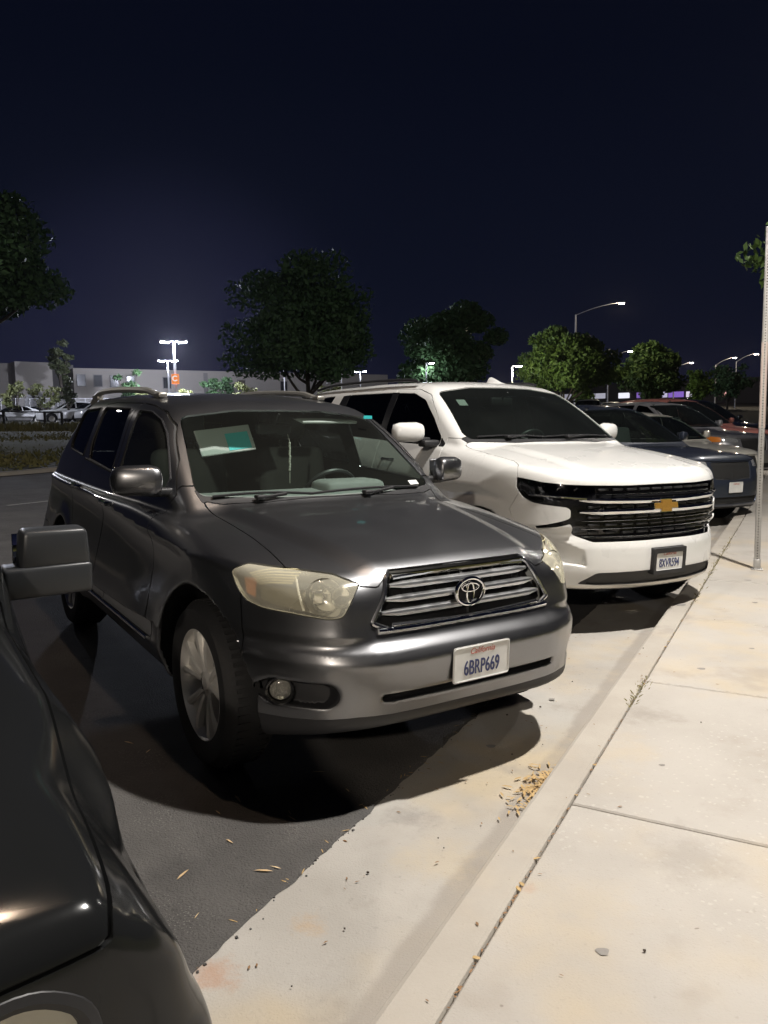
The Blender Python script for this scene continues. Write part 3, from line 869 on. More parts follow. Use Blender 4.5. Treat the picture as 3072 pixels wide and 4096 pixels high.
# ---------------------------------------------------------------- litter
def leaf_mesh(name, spots, size, m, kind, label=None, aspect=.22, curl=.25, seed=1):
    r = np.random.default_rng(seed); vs = []; fs = []
    for (x, y, z) in spots:
        L = size*(.6 + .8*r.random()); W = L*aspect*(.7 + .6*r.random()); a = r.random()*6.283; c, s = math.cos(a), math.sin(a); tl = (r.random()-.5)*.5
        b = len(vs)
        for u, v, h in ((-.5, 0, 0), (-.15, -.5, .0), (.2, -.4, .02), (.5, 0, .0), (.2, .4, .02), (-.15, .5, 0)):
            px, py = u*L, v*W; ph = L*curl*(.12 - u*u*.4)*(.4 + r.random()*.6) + abs(v)*W*.3 + u*L*tl*.3
            vs.append((x + px*c - py*s, y + px*s + py*c, z + .003 + max(0, ph)))
        fs += [(b, b+1, b+5), (b+1, b+2, b+4, b+5), (b+2, b+3, b+4)]
    me = bpy.data.meshes.new(name); me.from_pydata(vs, [], fs); me.update()
    o = link(name, me, m); o['kind'] = kind
    if label: o['label'] = label
    return o
r = np.random.default_rng(3)
straw = mat('dry_leaf', (.33, .21, .085), .8, noise=(30, .3, (.46, .33, .16)))
brown = mat('brown_leaf', (.16, .085, .04), .8, noise=(30, .3, (.26, .15, .07)))
P = []
for i in range(200):  # heap against the kerb
    t = 3.09 + r.normal()*.075; n = -.605 + abs(r.normal())*.055; P.append(site(t, n, max(0, .035 - abs(t-3.09)*.15 - (n+.605)*.25)*r.random()))
for i in range(34):
    t = 2.93 + r.normal()*.12; n = -.55 + abs(r.normal())*.05; P.append(site(t, max(-.60, n), .0))
leaf_mesh('leaf_heap', P, .042, straw, 'stuff', seed=4, aspect=.2)
P = [site(-.6 + r.random()*3.4, .04 + abs(r.normal())*.55, .004) for _ in range(46)] + [site(1 + r.random()*6, .2 + r.random()*1.5, .02) for _ in range(25)]
P = [(x, y, ground_z(x, y)) for x, y, z in P]
leaf_mesh('fallen_leaves', P, .058, mat('pale_leaf_litter', (.42, .28, .14), .8, noise=(14, .25, (.62, .48, .30))), 'stuff', seed=5, aspect=.13)
P = [site(.3 + r.random()*6, -.45*r.random(), 0) for _ in range(70)] + [site(r.random()*9, -.60 - .04*r.random()*0, -.004) for _ in range(20)] + [site(.6 + r.random()*9, -.78 - 1.3*r.random()**1.5, .131) for _ in range(34)] + [site(.6 + r.random()*6, -.62 - .14*r.random(), .131) for _ in range(18)]
leaf_mesh('leaf_scraps', P, .016, brown, 'stuff', seed=6, aspect=.3)
P = [site(.9 + r.random()*9, -.770 + .004*r.normal(), .118) for _ in range(170)]
leaf_mesh('joint_litter', P, .018, brown, 'stuff', seed=7, aspect=.35)
P = [site(.9 + r.random()*5, -.770 + .005*r.normal(), .122) for _ in range(14)]
leaf_mesh('joint_leaves', P, .038, straw, 'stuff', seed=8, aspect=.3)
# weeds in the joint
vs = []; fs = []
for t0, cnt, spread in ((3.95, 40, .10), (4.20, 24, .06), (6.6, 30, .25), (7.8, 60, .5), (8.6, 60, .5), (9.4, 60, .6)):
    for i in range(cnt):
        t = t0 + r.normal()*spread; n = -.772 + r.normal()*.014; x, y, z = site(t, n, .122); h = .008 + .020*r.random(); a = r.random()*6.28; l = .6*h + .02*r.random(); w = .0022; b = len(vs)
        vs += [(x - w*math.sin(a), y + w*math.cos(a), z), (x + w*math.sin(a), y - w*math.cos(a), z), (x + l*.5*math.cos(a), y + l*.5*math.sin(a), z + h*.8), (x + l*math.cos(a), y + l*math.sin(a), z + h)]
        fs += [(0+b, 1+b, 2+b), (b, b+2, b+3)]
me = bpy.data.meshes.new('joint_weeds'); me.from_pydata(vs, [], fs); me.update(); link('joint_weeds', me, mat('weed', (.30, .25, .10), .8, noise=(40, .3, (.18, .18, .06))))['kind'] = 'stuff'
cr_ = MB()
for i in range(220):
    t = -.8 + 6*r.random(); n = .006 - abs(r.normal())*.016; q = site(t, n, rise(t) + .002); s_ = .002 + .0035*r.random()**2; lb = rbox(s_, s_*.8, s_*.55, s_*.3); cr_.add([Matrix.Rotation(i*1.7, 3, 'Z') @ Vector(v) + Vector(q) + Vector((0, 0, s_*.4)) for v in lb[0]], lb[1])
cr_.build('asphalt_crumbs', asphalt)['kind'] = 'stuff'
P = [site(-.8 + 6*r.random(), .03 - abs(r.normal())*.05, .005) for _ in range(70)]
leaf_mesh('edge_straw', P, .030, straw, 'stuff', seed=12, aspect=.14)
# pebbles, seed pods and old gum
vs = MB()
for i in range(30):
    q = site(.2 + r.random()*4.5, -.02 - .44*r.random(), .003) if i < 18 else site(.9 + r.random()*5, -.64 - 1.2*r.random()**1.6, .133)
    s_ = .0025 + .0045*r.random()**2; lb = rbox(s_, s_*.8, s_*.7, s_*.6); vs.add([Vector(v) + Vector(q) + Vector((0, 0, s_*.4)) for v in lb[0]], lb[1], True)
vs.build('seed_pods', mat('seed_pod', (.05, .035, .025), .7))['kind'] = 'stuff'
gm = mat('old_gum', (.25, .235, .215), .85, noise=(60, .3, (.20, .185, .17)))
for (t, n, s_) in ((1.95, -1.06, .017), (4.6, -1.02, .022), (5.15, -1.25, .016), (2.5, -1.55, .02), (6.5, -1.2, .02), (3.2, -1.02, .012), (7.4, -1.1, .03)):
    g_ = MB(); x, y, z = site(t, n, .131); g_.add([(x + s_*math.cos(a)*(1+.2*math.sin(3*a)), y + s_*math.sin(a)*(1+.15*math.cos(2*a)), z + .0004) for a in np.linspace(0, 6.283, 18, endpoint=False)] + [(x, y, z + .002)], [(i, (i+1) % 18, 18) for i in range(18)], True)
    g_.build('gum_spot', gm, walk_o)
for (t, n, s_) in ((3.35, -.22, .022), (4.1, -.3, .016), (6.2, -.69, .05)):
    g_ = MB(); x, y, z = site(t, n, .003 if n > -.5 else .1315); g_.add([(x + s_*math.cos(a)*(1+.2*math.sin(3*a)), y + s_*math.sin(a)*(1+.15*math.cos(2*a)), z + .0004) for a in np.linspace(0, 6.283, 18, endpoint=False)] + [(x, y, z + .002)], [(i, (i+1) % 18, 18) for i in range(18)], True)
    g_.build('gum_spot', gm, kb if n < -.5 else walk_o)

# ---------------------------------------------------------------- sign post (perforated square steel)
def sign_post(loc, h):
    p = empty('sign_post', 'galvanised square sign post with rows of punched holes standing on the pavement', 'post', loc, math.radians(-24))
    m = MB(); w = .0255; steel = mat('galvanised', (.46, .46, .45), .42, .75, noise=(26, .22, (.36, .355, .345)), rvar=(30, .1))
    m.box((0, 0, h/2), (2*w, 2*w, h), bev=.004); m.build('post', steel, p)
    hm = MB(); n = int(h/.0254)
    for i in range(n):
        z = .03 + i*.0254
        for ax in range(2):
            for sg in (-1, 1):
                c = [0, 0, z]; ring = []
                for k in range(8):
                    a = k*math.pi/4; d = (.0055*math.cos(a), .0055*math.sin(a))
                    q = [0, 0, z + d[1]]; q[ax] = sg*(w + .0006); q[1-ax] = d[0]; ring.append(tuple(q))
                hm.poly(ring if (sg > 0) == (ax == 0) else ring[::-1])
    o = hm.build('punched_holes', DARK_M, p); o['kind'] = 'stuff'
    b = MB(); b.box((0, 0, .006), (.10, .10, .012), bev=.004); b.box((0, 0, .05), (.062, .062, .10), bev=.003); b.build('base_sleeve', steel, p)
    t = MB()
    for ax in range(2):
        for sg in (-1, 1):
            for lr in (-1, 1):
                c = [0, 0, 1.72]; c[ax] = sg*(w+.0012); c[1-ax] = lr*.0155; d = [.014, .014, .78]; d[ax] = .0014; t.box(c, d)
    t.build('pink_strip', mat('dull_pink', (.46, .36, .35), .4, .4, noise=(6, .3, (.47, .42, .36))), p)['kind'] = 'stuff'  # narrow pinkish strips on all four faces of the post
    return p
DARK_M = mat('dark_void', (.006, .006, .007), .8)
sign_post((3.512, 7.176, .131), 3.13)

# ---------------------------------------------------------------- trees
def leaf_mat(name, c1, c2):
    if name in MATS: return MATS[name]
    m = mat(name, c1, .6, noise=(.9, .25, c2)); b = m.node_tree.nodes['Principled BSDF']; b.inputs['Specular IOR Level'].default_value = .3
    return m
def tree(name, label, base, height, crown_w, trunk_h, lm, n=5200, seed=1, leaf=.17, squash=1.0, group='trees around the lots', lean=0.0, clumps=None, gaps=.55):
    r = np.random.default_rng(seed); root = empty(name, label, 'tree', base, 0, group)
    ch = height - trunk_h; R = np.array([crown_w/2, crown_w/2, ch/2*squash]); c0 = np.array([lean, 0, trunk_h + ch/2])
    k = clumps or 46
    d = r.normal(size=(k, 3)); d /= np.linalg.norm(d, axis=1)[:, None]
    rad = (.35 + .62*r.random(k)**.6)[:, None]
    lump = 1 + .16*np.sin(3*np.arctan2(d[:, 1], d[:, 0]) + seed)[:, None] + .10*np.sin(5*d[:, 2:3] + seed*2)
    C = c0 + d*rad*R*lump*np.array([.82, .82, .86])
    per = n//k; cs = (R[0]*.20 + R[0]*.13*r.random(k))
    pts = []; 
    for i in range(k):
        v = r.normal(size=(per, 3)); v /= np.linalg.norm(v, axis=1)[:, None]; pts.append(C[i] + v*(r.random((per, 1))**.45)*cs[i]*np.array([1.15, 1.15, .75]))
    Pt = np.concatenate(pts); M = len(Pt)
    a = r.normal(size=(M, 3)); a /= np.linalg.norm(a, axis=1)[:, None]; b = np.cross(a, r.normal(size=(M, 3))); b /= np.linalg.norm(b, axis=1)[:, None]
    s = leaf*(.55 + .8*r.random((M, 1)))
    q = np.stack([Pt - a*s, Pt - b*s*.5, Pt + a*s, Pt + b*s*.5], 1).reshape(-1, 3)
    me = bpy.data.meshes.new('crown'); me.vertices.add(4*M); me.vertices.foreach_set('co', q.astype(np.float32).ravel())
    me.loops.add(4*M); me.loops.foreach_set('vertex_index', np.arange(4*M, dtype=np.int32)); me.polygons.add(M); me.polygons.foreach_set('loop_start', np.arange(0, 4*M, 4, dtype=np.int32))
    me.update(calc_edges=True); link('crown', me, lm, root)
    t = MB(); bark = mat('bark', (.055, .045, .035), .9, noise=(8, .3, (.09, .075, .06)))
    tr = max(.08, height*.022)
    t.tube(smooth_path2([(0, 0, -.1), (lean*.2, .03, trunk_h*.6), (lean*.6, 0, trunk_h*1.05), (lean, 0, trunk_h + ch*.45)]), [tr*1.25] + list(np.linspace(tr, tr*.35, 18)), 9)
    for i in range(9):
        e = C[i*k//9]; z0 = trunk_h*(.75 + .5*r.random())
        t.tube(smooth_path2([(lean*.4, 0, z0), tuple(np.array([lean*.4, 0, z0])*.5 + e*.5 + np.array([0, 0, -.15*ch*r.random()])), tuple(e)]), list(np.linspace(tr*.5, tr*.12, 13)), 6)
    t.build('trunk', bark, root)
    return root
def smooth_path2(pts, n=6):
    P = [Vector(p) for p in pts]; out = []
    for i in range(len(P)-1):
        a = P[max(i-1, 0)]; b = P[i]; c = P[i+1]; d = P[min(i+2, len(P)-1)]
        for t in np.linspace(0, 1, n, endpoint=False): out.append(.5*((2*b) + (c-a)*t + (2*a-5*b+4*c-d)*t*t + (3*b-a-3*c+d)*t**3))
    out.append(P[-1]); return out
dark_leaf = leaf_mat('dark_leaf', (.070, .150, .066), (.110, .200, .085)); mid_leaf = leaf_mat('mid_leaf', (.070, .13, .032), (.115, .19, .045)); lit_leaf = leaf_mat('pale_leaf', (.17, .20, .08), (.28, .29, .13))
def T(px, dist): return polar(px, dist)
b = T(-95, 38); tree('shade_tree', 'large dark tree at the left edge with its crown hanging over the far wall', b, elev(830, 0, 38) - b[2], 9.2, 3.9, dark_leaf, 30000, 11, .16)
b = T(1245, 41); tree('shade_tree', 'big dark rounded tree rising behind the roof of the grey suv', b, elev(1065, 1250, 41) - b[2], 8.1, 2.2, dark_leaf, 34000, 5, .15, clumps=90)
b = T(1805, 50); tree('shade_tree', 'dark green tree behind the roof of the white suv', b, elev(1200, 1800, 50) - b[2], 7.3, 1.4, dark_leaf, 26000, 8, .16)
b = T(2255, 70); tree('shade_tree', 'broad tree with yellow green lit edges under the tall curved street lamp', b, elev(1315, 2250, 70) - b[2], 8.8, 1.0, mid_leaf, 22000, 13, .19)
b = T(2590, 84); tree('shade_tree', 'dim green tree between the street lamps behind the silver suv', b, elev(1395, 2590, 84) - b[2], 8.0, .9, mid_leaf, 15000, 17, .22)
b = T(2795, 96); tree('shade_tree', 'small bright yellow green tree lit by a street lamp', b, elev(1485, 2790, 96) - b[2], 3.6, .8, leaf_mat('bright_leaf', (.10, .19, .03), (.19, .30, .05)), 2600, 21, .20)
b = T(2905, 104); tree('shade_tree', 'dark narrow tree just beyond the small bright tree', b, elev(1470, 2900, 104) - b[2], 5.5, .9, dark_leaf, 2600, 23, .24)
b = (7.2, 13.6, .15 + rise(15)); tree('shade_tree', 'clipped green tree showing past the top of the sign post', (b[0]+1.75, b[1]+1.5, b[2]), 6.4, 3.5, 2.7, mid_leaf, 7000, 29, .10, clumps=40)
for i, (px, d, lb) in enumerate(((82, 66, 'small pale lit tree nearest the far wall corner'), (200, 66, 'small pale lit tree in front of the arched doorway'), (292, 66, 'small darker tree beside the parked white hatchback'))):
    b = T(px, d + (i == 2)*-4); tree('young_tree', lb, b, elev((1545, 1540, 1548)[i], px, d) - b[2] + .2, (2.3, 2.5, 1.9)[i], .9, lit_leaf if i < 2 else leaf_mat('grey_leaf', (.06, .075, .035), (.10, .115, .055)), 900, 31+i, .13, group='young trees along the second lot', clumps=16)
for i, (px, d, py, lb) in enumerate(((760, 74, 1560, 'low lit tree behind the roof rails of the grey suv'), (985, 72, 1535, 'low lit tree left of the big dark tree trunk'), (1330, 70, 1540, 'low lit tree right of the big dark tree trunk'), (600, 80, 1555, 'low lit tree behind the rear roof of the grey suv'))):
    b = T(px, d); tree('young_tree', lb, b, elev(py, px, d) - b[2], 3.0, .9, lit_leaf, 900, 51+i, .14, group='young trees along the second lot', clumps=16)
for i, (px, d, py, lb) in enumerate(((545, 100, 1482, 'dark bush tree against the pale wall left of the twin lamps'), (890, 101, 1492, 'dark bush tree against the pale wall right of the twin lamps'), (270, 96, 1385, 'faint tall tree above the recessed wall'))):
    b = T(px, d); tree('wall_tree', lb, b, elev(py, px, d) - b[2], (4.4, 5.0, 3.4)[i], .9 if i < 2 else 5, dark_leaf if i < 2 else leaf_mat('grey_leaf', (.06, .075, .035), (.10, .115, .055)), 1500, 71+i, .24, group='trees before the pale wall', clumps=18)

# grass blades on the lawn
gr_ = np.random.default_rng(9); M = 60000
n_ = 17.9 + 21.8*gr_.random(M); t_ = -12 + 62*gr_.random(M); mm = n_ + D0
gx, gy = TX*t_ + NVX*mm, TY*t_ + NVY*mm
keep = np.abs(np.arctan2(gx, gy)) < .52; gx, gy, n_ = gx[keep], gy[keep], n_[keep]; M = len(gx)
gz_ = np.array([ground_z(a, b) for a, b in zip(gx, gy)]) + .02; hh = (.05 + .09*gr_.random(M))*np.where(n_ > 34, 2.4, 1.0)*(.5 + gr_.random(M)); ww = .05 + .07*gr_.random(M); aa = gr_.random(M)*6.283
cx_, sy_ = np.cos(aa)*ww, np.sin(aa)*ww; lx, ly = (gr_.random(M)-.5)*.12, (gr_.random(M)-.5)*.12
q = np.stack([np.stack([gx-cx_, gy-sy_, gz_], 1), np.stack([gx+cx_, gy+sy_, gz_], 1), np.stack([gx+lx, gy+ly, gz_+hh], 1)], 1).reshape(-1, 3)
me = bpy.data.meshes.new('grass_blades'); me.vertices.add(3*M); me.vertices.foreach_set('co', q.astype(np.float32).ravel()); me.loops.add(3*M); me.loops.foreach_set('vertex_index', np.arange(3*M, dtype=np.int32))
me.polygons.add(M); me.polygons.foreach_set('loop_start', np.arange(0, 3*M, 3, dtype=np.int32)); me.update(calc_edges=True)
link('grass_blades', me, mat('lawn_grass', (.10, .105, .030), .7, noise=(.35, .2, (.20, .17, .055))))['kind'] = 'stuff'

# ---------------------------------------------------------------- lamps
pole_m = mat('lamp_pole', (.42, .42, .44), .5, .2); head_m = mat('lamp_head', (.10, .10, .11), .5)
def lens(name, col, st): return mat(name, (.9, .9, .9), .5, emit=(col, st))
white_lens = lens('cold_lens', (.86, .92, 1.0), 60); warm_lens = lens('warm_lens', (1.0, .84, .60), 40)
def pole_lamp(label, base, h, heads, lm, light=0, col=(.85, .90, 1), group='lot lamps', size=1.0, face=0.0):
    p = empty('lamp_post', label, 'lamp post', base, face, group)
    MB().tube([(0, 0, 0), (0, 0, h)], [.11*size, .075*size], 10).build('pole', pole_m, p)
    for sg in heads:
        o = MB(); o.box((sg*.62*size, 0, h+.03), (.72*size, .40*size, .12*size), rot=Matrix.Rotation(-sg*.10, 3, 'Y'), bev=.04); o.tube([(0, 0, h), (sg*.35*size, 0, h+.03)], .045*size, 6); hd = o.build('lamp_head', head_m, p)
        o = MB(); o.box((sg*.62*size, 0, h-.055*size), (.56*size, .32*size, .09*size), rot=Matrix.Rotation(-sg*.10, 3, 'Y'), bev=.03); o.build('lamp_lens', lm, hd)
    if light: lamp('lot_light', 'POINT', (base[0], base[1], base[2] + h - .45), light, col, .5)
    return p
def cobra_lamp(label, base, h, reach, lm, face, light=0, col=(1, .85, .62)):
    p = empty('street_lamp', label, 'street lamp', base, face, 'street lamps')
    MB().tube([(0, 0, 0), (0, 0, h-.9)], [.10, .07], 8).build('pole', pole_m, p)
    MB().tube(smooth_path2([(0, 0, h-.95), (reach*.35, 0, h-.45), (reach*.7, 0, h-.12), (reach-.2, 0, h)]), .035, 6).build('arm', pole_m, p)
    o = MB(); o.box((reach+.12, 0, h+.03), (.75, .30, .14), bev=.06); hd = o.build('lamp_head', head_m, p)
    o = MB(); o.box((reach+.16, 0, h-.06), (.5, .26, .10), bev=.045); o.build('lamp_lens', lm, hd)
    if light: lamp('street_light', 'POINT', tuple(Vector(base) + Matrix.Rotation(face, 3, 'Z') @ Vector((reach+.15, 0, h-.3))), light, col, .3)
def PL(px, py, d): b = polar(px, d); return b, elev(py, px, d) - b[2]
b, h = PL(722, 1385, 72); twin = pole_lamp('tall twin headed lot lamp with an orange letter sign on its pole', b, h, (-1, 1), lens('bright_lens', (.86, .91, 1.0), 160), 24000, (.80, .84, 1.0), size=1.25, face=.26)
s_ = MB(); s_.lathe([(.33, -.42), (.33, .42)], n=20); zs = elev(1526, 724, 72) - b[2]
sg = s_.build('letter_sign', mat('sign_orange', (.75, .22, .05), .5, emit=((1, .30, .06), .55)), twin, (0, 0, zs))
t = link('letter', text_mesh_late('C', .62) if False else None, None, sg) if False else None
LETTER = (sg, zs)
lamp('lot_light', 'POINT', (*polar(-230, 62)[:2], 9.0), 2600, (.82, .86, 1.0), .5)  # unseen lamp off to the left, added to light lawn and far cars
lamp('lot_light', 'POINT', (*polar(-640, 31)[:2], 8.6), 260, (1.0, .93, .85), .4)  # unseen aisle lamp, added to lift the dark trees and left asphalt
b, h = PL(695, 1457, 96); pole_lamp('smaller twin headed lot lamp further back', b, h, (-1, 1), white_lens, 7000, (.80, .84, 1.0), size=1.25, face=.26)
for px, py, d, hd, lb in ((1378, 1458, 75, (1,), 'single headed lot lamp seen through the low branches of the big tree'), (1452, 1490, 92, (-1, 1), 'twin headed lot lamp right of the big tree'), (1152, 1480, 85, (1,), 'lot lamp glimpsed through the left side of the big tree'),
                          (1713, 1458, 46.0, (1,), 'lamp in front of the left half of the second tree'), (2052, 1472, 61, (1,), 'lamp between the second tree and the broad lit tree')):
    b, h = PL(px, py, d); pole_lamp(lb, b, h, hd, white_lens, {61: 1900, 46.0: 60}.get(d, 300), (1, .92, .62) if d == 61 else (.85, .90, 1), size=.8 if d > 60 else .5, face=-.1)
b, h = PL(2300, 1248, 79); cobra_lamp('tall street lamp on a long curved arm above the broad tree', b, h, 4.1, warm_lens, -.28, 700)
for px, py, d, lb, f_ in ((2430, 1425, 92, 'street lamp before the dim green tree', -.3), (2690, 1472, 120, 'street lamp right of the dim green tree', -.3), (2855, 1458, 118, 'warm street lamp above the dark narrow tree', -.3), (2935, 1447, 112, 'street lamp on a curved arm beside the sign post', -.35), (2612, 1530, 150, 'farthest street lamp low over the silver suv', -.3)):
    b, h = PL(px, py, d); cobra_lamp(lb, b, h, 2.2, lens('street_lens', (1.0, .90, .74), 45), f_, 500 if d > 100 else 30)

# ---------------------------------------------------------------- long pale building behind the second lot
def wall_block(parent, name, px0, px1, d0, d1, py, m, thick=1.0, name_roof=None):
    a = polar(px0, d0, 0); b = polar(px1, d1, 0); zt = (elev(py[0], px0, d0) + elev(py[1], px1, d1))/2
    ux, uy = b[0]-a[0], b[1]-a[1]; L = math.hypot(ux, uy); ux, uy = ux/L, uy/L; nx, ny = -uy, ux
    m_ = MB(); vs = []
    for z in (2.0, zt):
        for (s, n) in ((0, 0), (L, 0), (L, thick), (0, thick)): vs.append((a[0] + ux*s + nx*n, a[1] + uy*s + ny*n, z))
    m_.add(vs, [(0, 3, 2, 1), (4, 5, 6, 7), (0, 1, 5, 4), (1, 2, 6, 5), (2, 3, 7, 6), (3, 0, 4, 7)])
    o = m_.build(name, m, parent); return o, a, (ux, uy), (nx, ny), L, zt
bd = empty('building', 'long pale flat roofed building with an arched entrance and small square windows', 'building', (0, 0, 0))
stucco = mat('pale_stucco', (.36, .33, .30), .9, noise=(.25, .3, (.30, .28, .26))); trim_m = mat('stucco_trim', (.20, .19, .19), .9); wdark = mat('window_dark', (.015, .016, .022), .2)
wall_block(bd, 'wall', -400, 92, 108, 106, (1490, 1492), stucco, 20)
_, a, u, n_, L, zt = wall_block(bd, 'wall', 92, 238, 104, 105, (1475, 1480), stucco, 20)
arch = [(-1.25, 0)] + [(1.25*math.cos(t), 3.2 + 1.25*math.sin(t)) for t in np.linspace(math.pi, 0, 16)] + [(1.25, 0)]
cx = L*.5; m_ = MB(); m_.add([(a[0] + u[0]*(cx + x) - n_[0]*.06, a[1] + u[1]*(cx + x) - n_[1]*.06, 2.1 + z) for x, z in arch], [tuple(range(len(arch)))]); m_.build('arched_entrance', wdark, bd)
wall_block(bd, 'recess_wall', 236, 322, 112, 112, (1482, 1486), trim_m, 12)
_, a, u, n_, L, zt = wall_block(bd, 'wall', 320, 1560, 106, 122, (1484, 1512), stucco, 20)
for px in (345, 400, 455, 512, 640, 860, 925, 1100):
    s = (px-320)/1240*L*.985; z0, z1 = elev(1560, px, 107), elev(1520, px, 107); w_ = .48
    fr = MB(); c = lambda x, z, o: (a[0] + u[0]*(s+x) - n_[0]*o, a[1] + u[1]*(s+x) - n_[1]*o, z)
    vs = [c(-w_-.1, z0-.1, .05), c(w_+.1, z0-.1, .05), c(w_+.1, z1+.1, .05), c(-w_-.1, z1+.1, .05), c(-w_-.1, z0-.1, -.1), c(w_+.1, z0-.1, -.1), c(w_+.1, z1+.1, -.1), c(-w_-.1, z1+.1, -.1)]
    fr.add(vs, [(0, 1, 2, 3), (4, 7, 6, 5), (0, 4, 5, 1), (1, 5, 6, 2), (2, 6, 7, 3), (3, 7, 4, 0)]); fo = fr.build('window', trim_m, bd)
    MB().add([c(-w_, z0, .07), c(w_, z0, .07), c(w_, z1, .07), c(-w_, z1, .07)], [(0, 1, 2, 3)]).build('pane', wdark, fo)
for px in (770,):
    s = (px-320)/1240*L; MB().add([(a[0] + u[0]*(s+x) - n_[0]*.04, a[1] + u[1]*(s+x) - n_[1]*.04, z) for x, z in ((0, 2.1), (.6, 2.1), (.6, zt-.3), (0, zt-.3))], [(0, 1, 2, 3)]).build('pilaster', trim_m, bd)

# chain link fence behind the second lot, rail fence on the bank
def mesh_fence(px0, px1, d, zt, label):
    p = empty('chain_link_fence', label, 'fence', (0, 0, 0)); a = polar(px0, d, 2.2); b = polar(px1, d, 2.2); k = 14
    gm_ = bpy.data.materials.get('chain_link') or bpy.data.materials.new('chain_link'); gm_.use_nodes = True
    N = gm_.node_tree.nodes; L_ = gm_.node_tree.links; N.clear(); o = N.new('ShaderNodeOutputMaterial'); mx = N.new('ShaderNodeMixShader'); tr = N.new('ShaderNodeBsdfTransparent'); df = N.new('ShaderNodeBsdfDiffuse')
    df.inputs[0].default_value = (.35, .35, .36, 1); mx.inputs[0].default_value = .28; L_.new(tr.outputs[0], mx.inputs[1]); L_.new(df.outputs[0], mx.inputs[2]); L_.new(mx.outputs[0], o.inputs[0])
    m_ = MB(); m_.add([(a[0], a[1], 2.2), (b[0], b[1], 2.2), (b[0], b[1], zt), (a[0], a[1], zt)], [(0, 1, 2, 3)]); m_.build('chain_link_mesh', gm_, p)
    for i in range(k+1):
        x = a[0] + (b[0]-a[0])*i/k; y = a[1] + (b[1]-a[1])*i/k; MB().tube([(x, y, 2.1), (x, y, zt+.05)], .035, 6).build('post', pole_m, p)
    MB().tube([(a[0], a[1], zt), (b[0], b[1], zt)], .028, 6).build('rail', pole_m, p)
mesh_fence(-150, 620, 76, 4.55, 'grey chain link fence behind the row of parked white cars')
p = empty('rail_fence', 'low dark rail fence along the top of the grass bank', 'fence', (0, 0, 0)); dm = mat('dark_timber', (.03, .028, .026), .8)
pts = []
for px in (-130, 35, 198, 265, 430, 600):
    b = polar(px, 50); zt = elev(1656, px, 50); pts.append((b[0], b[1], zt)); MB().box((b[0], b[1], (b[2] + zt)/2 - .1), (.13, .13, zt - b[2] + .2), bev=.01).build('post', dm, p)
for i in range(len(pts)-1): 
    if i in (0, 1, 2): MB().tube([pts[i], pts[i+1]], .045, 6).build('rail', dm, p)

# shops glimmering at the far right
sh = empty('shop_row', 'low distant row of shops with white and purple lit fronts', 'building', (0, 0, 0))
o, a, u, n_, L, zt = wall_block(sh, 'wall', 2080, 3200, 190, 170, (1552, 1530), mat('shop_wall', (.08, .075, .08), .9), 12)
for px, w_, col, st in ((2215, 3.0, (.85, .86, 1), .4), (2330, 6, (.8, .78, .95), .3), (2440, 4, (.85, .85, 1), .4), (2555, 2.5, (.9, .9, 1), 1.0), (2625, 2.0, (.42, .20, .95), .4), (2665, 1.5, (1, .5, .4), .8), (2705, 2.6, (.75, .7, 1), .6), (2762, 3.2, (.38, .18, .95), .5), (2815, 1.6, (.9, .8, 1), .8), (2945, 1.2, (1, .5, .45), .8)):
    s = (px-2080)/1120*L; z0, z1 = elev(1598, px, 180), elev(1578, px, 180)
    MB().add([(a[0] + u[0]*(s+x) - n_[0]*.1, a[1] + u[1]*(s+x) - n_[1]*.1, z) for x, z in ((-w_/2, z0), (w_/2, z0), (w_/2, z1), (-w_/2, z1))], [(0, 1, 2, 3)]).build('lit_shopfront', mat('shop_light_%d' % px, (.5, .5, .5), .5, emit=(col, st)), sh)
# ---------------------------------------------------------------- vehicle builders
def march(f, P, d, n=400, L=2.5):
    """first hit of the field along d from the points P (arrays)"""
    P = np.atleast_2d(np.asarray(P, float)); d = np.asarray(d, float); d = d/np.linalg.norm(d)
    ts = np.linspace(0, L, n); out = P.copy()
    for i, p in enumerate(P):
        X = p + ts[:, None]*d; v = f(X[:, 0], X[:, 1], X[:, 2])
        k = np.argmax(v < 0)
        if v[k] >= 0: out[i] = X[np.argmin(v)]; continue
        a, b = ts[max(k-1, 0)], ts[k]
        for _ in range(25):
            m = (a+b)/2; q = p + m*d
            if f(q[0:1], q[1:2], q[2:3])[0] < 0: b = m
            else: a = m
        out[i] = p + a*d
    return out
def on_front(f, xz): return march(f, [(x, 1.6, z) for x, z in xz], (0, -1, 0))
def on_side(f, yz, s=1): return march(f, [(1.5*s, y, z) for y, z in yz], (-s, 0, 0))
def on_top(f, xy): return march(f, [(x, y, 2.4) for x, y in xy], (0, 0, -1))

def smooth_path(pts, n=6):
    P = [Vector(p) for p in pts]; out = []
    for i in range(len(P)-1):
        a = P[max(i-1, 0)]; b = P[i]; c = P[i+1]; d = P[min(i+2, len(P)-1)]
        for t in np.linspace(0, 1, n, endpoint=False):
            out.append(.5*((2*b) + (c-a)*t + (2*a-5*b+4*c-d)*t*t + (3*b-a-3*c+d)*t**3))
    out.append(P[-1]); return out

def text_mesh(s, size, shear=0.0, sx=1.0, depth=.001, bold=0.0):
    cu = bpy.data.curves.new('lettering', 'FONT'); cu.body = s; cu.size = size; cu.shear = shear; cu.extrude = depth; cu.offset = bold
    cu.align_x = 'CENTER'; cu.align_y = 'CENTER'
    o = bpy.data.objects.new('tmp', cu); COL.objects.link(o)
    dg = bpy.context.evaluated_depsgraph_get()
    me = bpy.data.meshes.new_from_object(o.evaluated_get(dg)); bpy.data.objects.remove(o); bpy.data.curves.remove(cu)
    me.materials.clear()
    for v in me.vertices: v.co.x *= sx
    return me
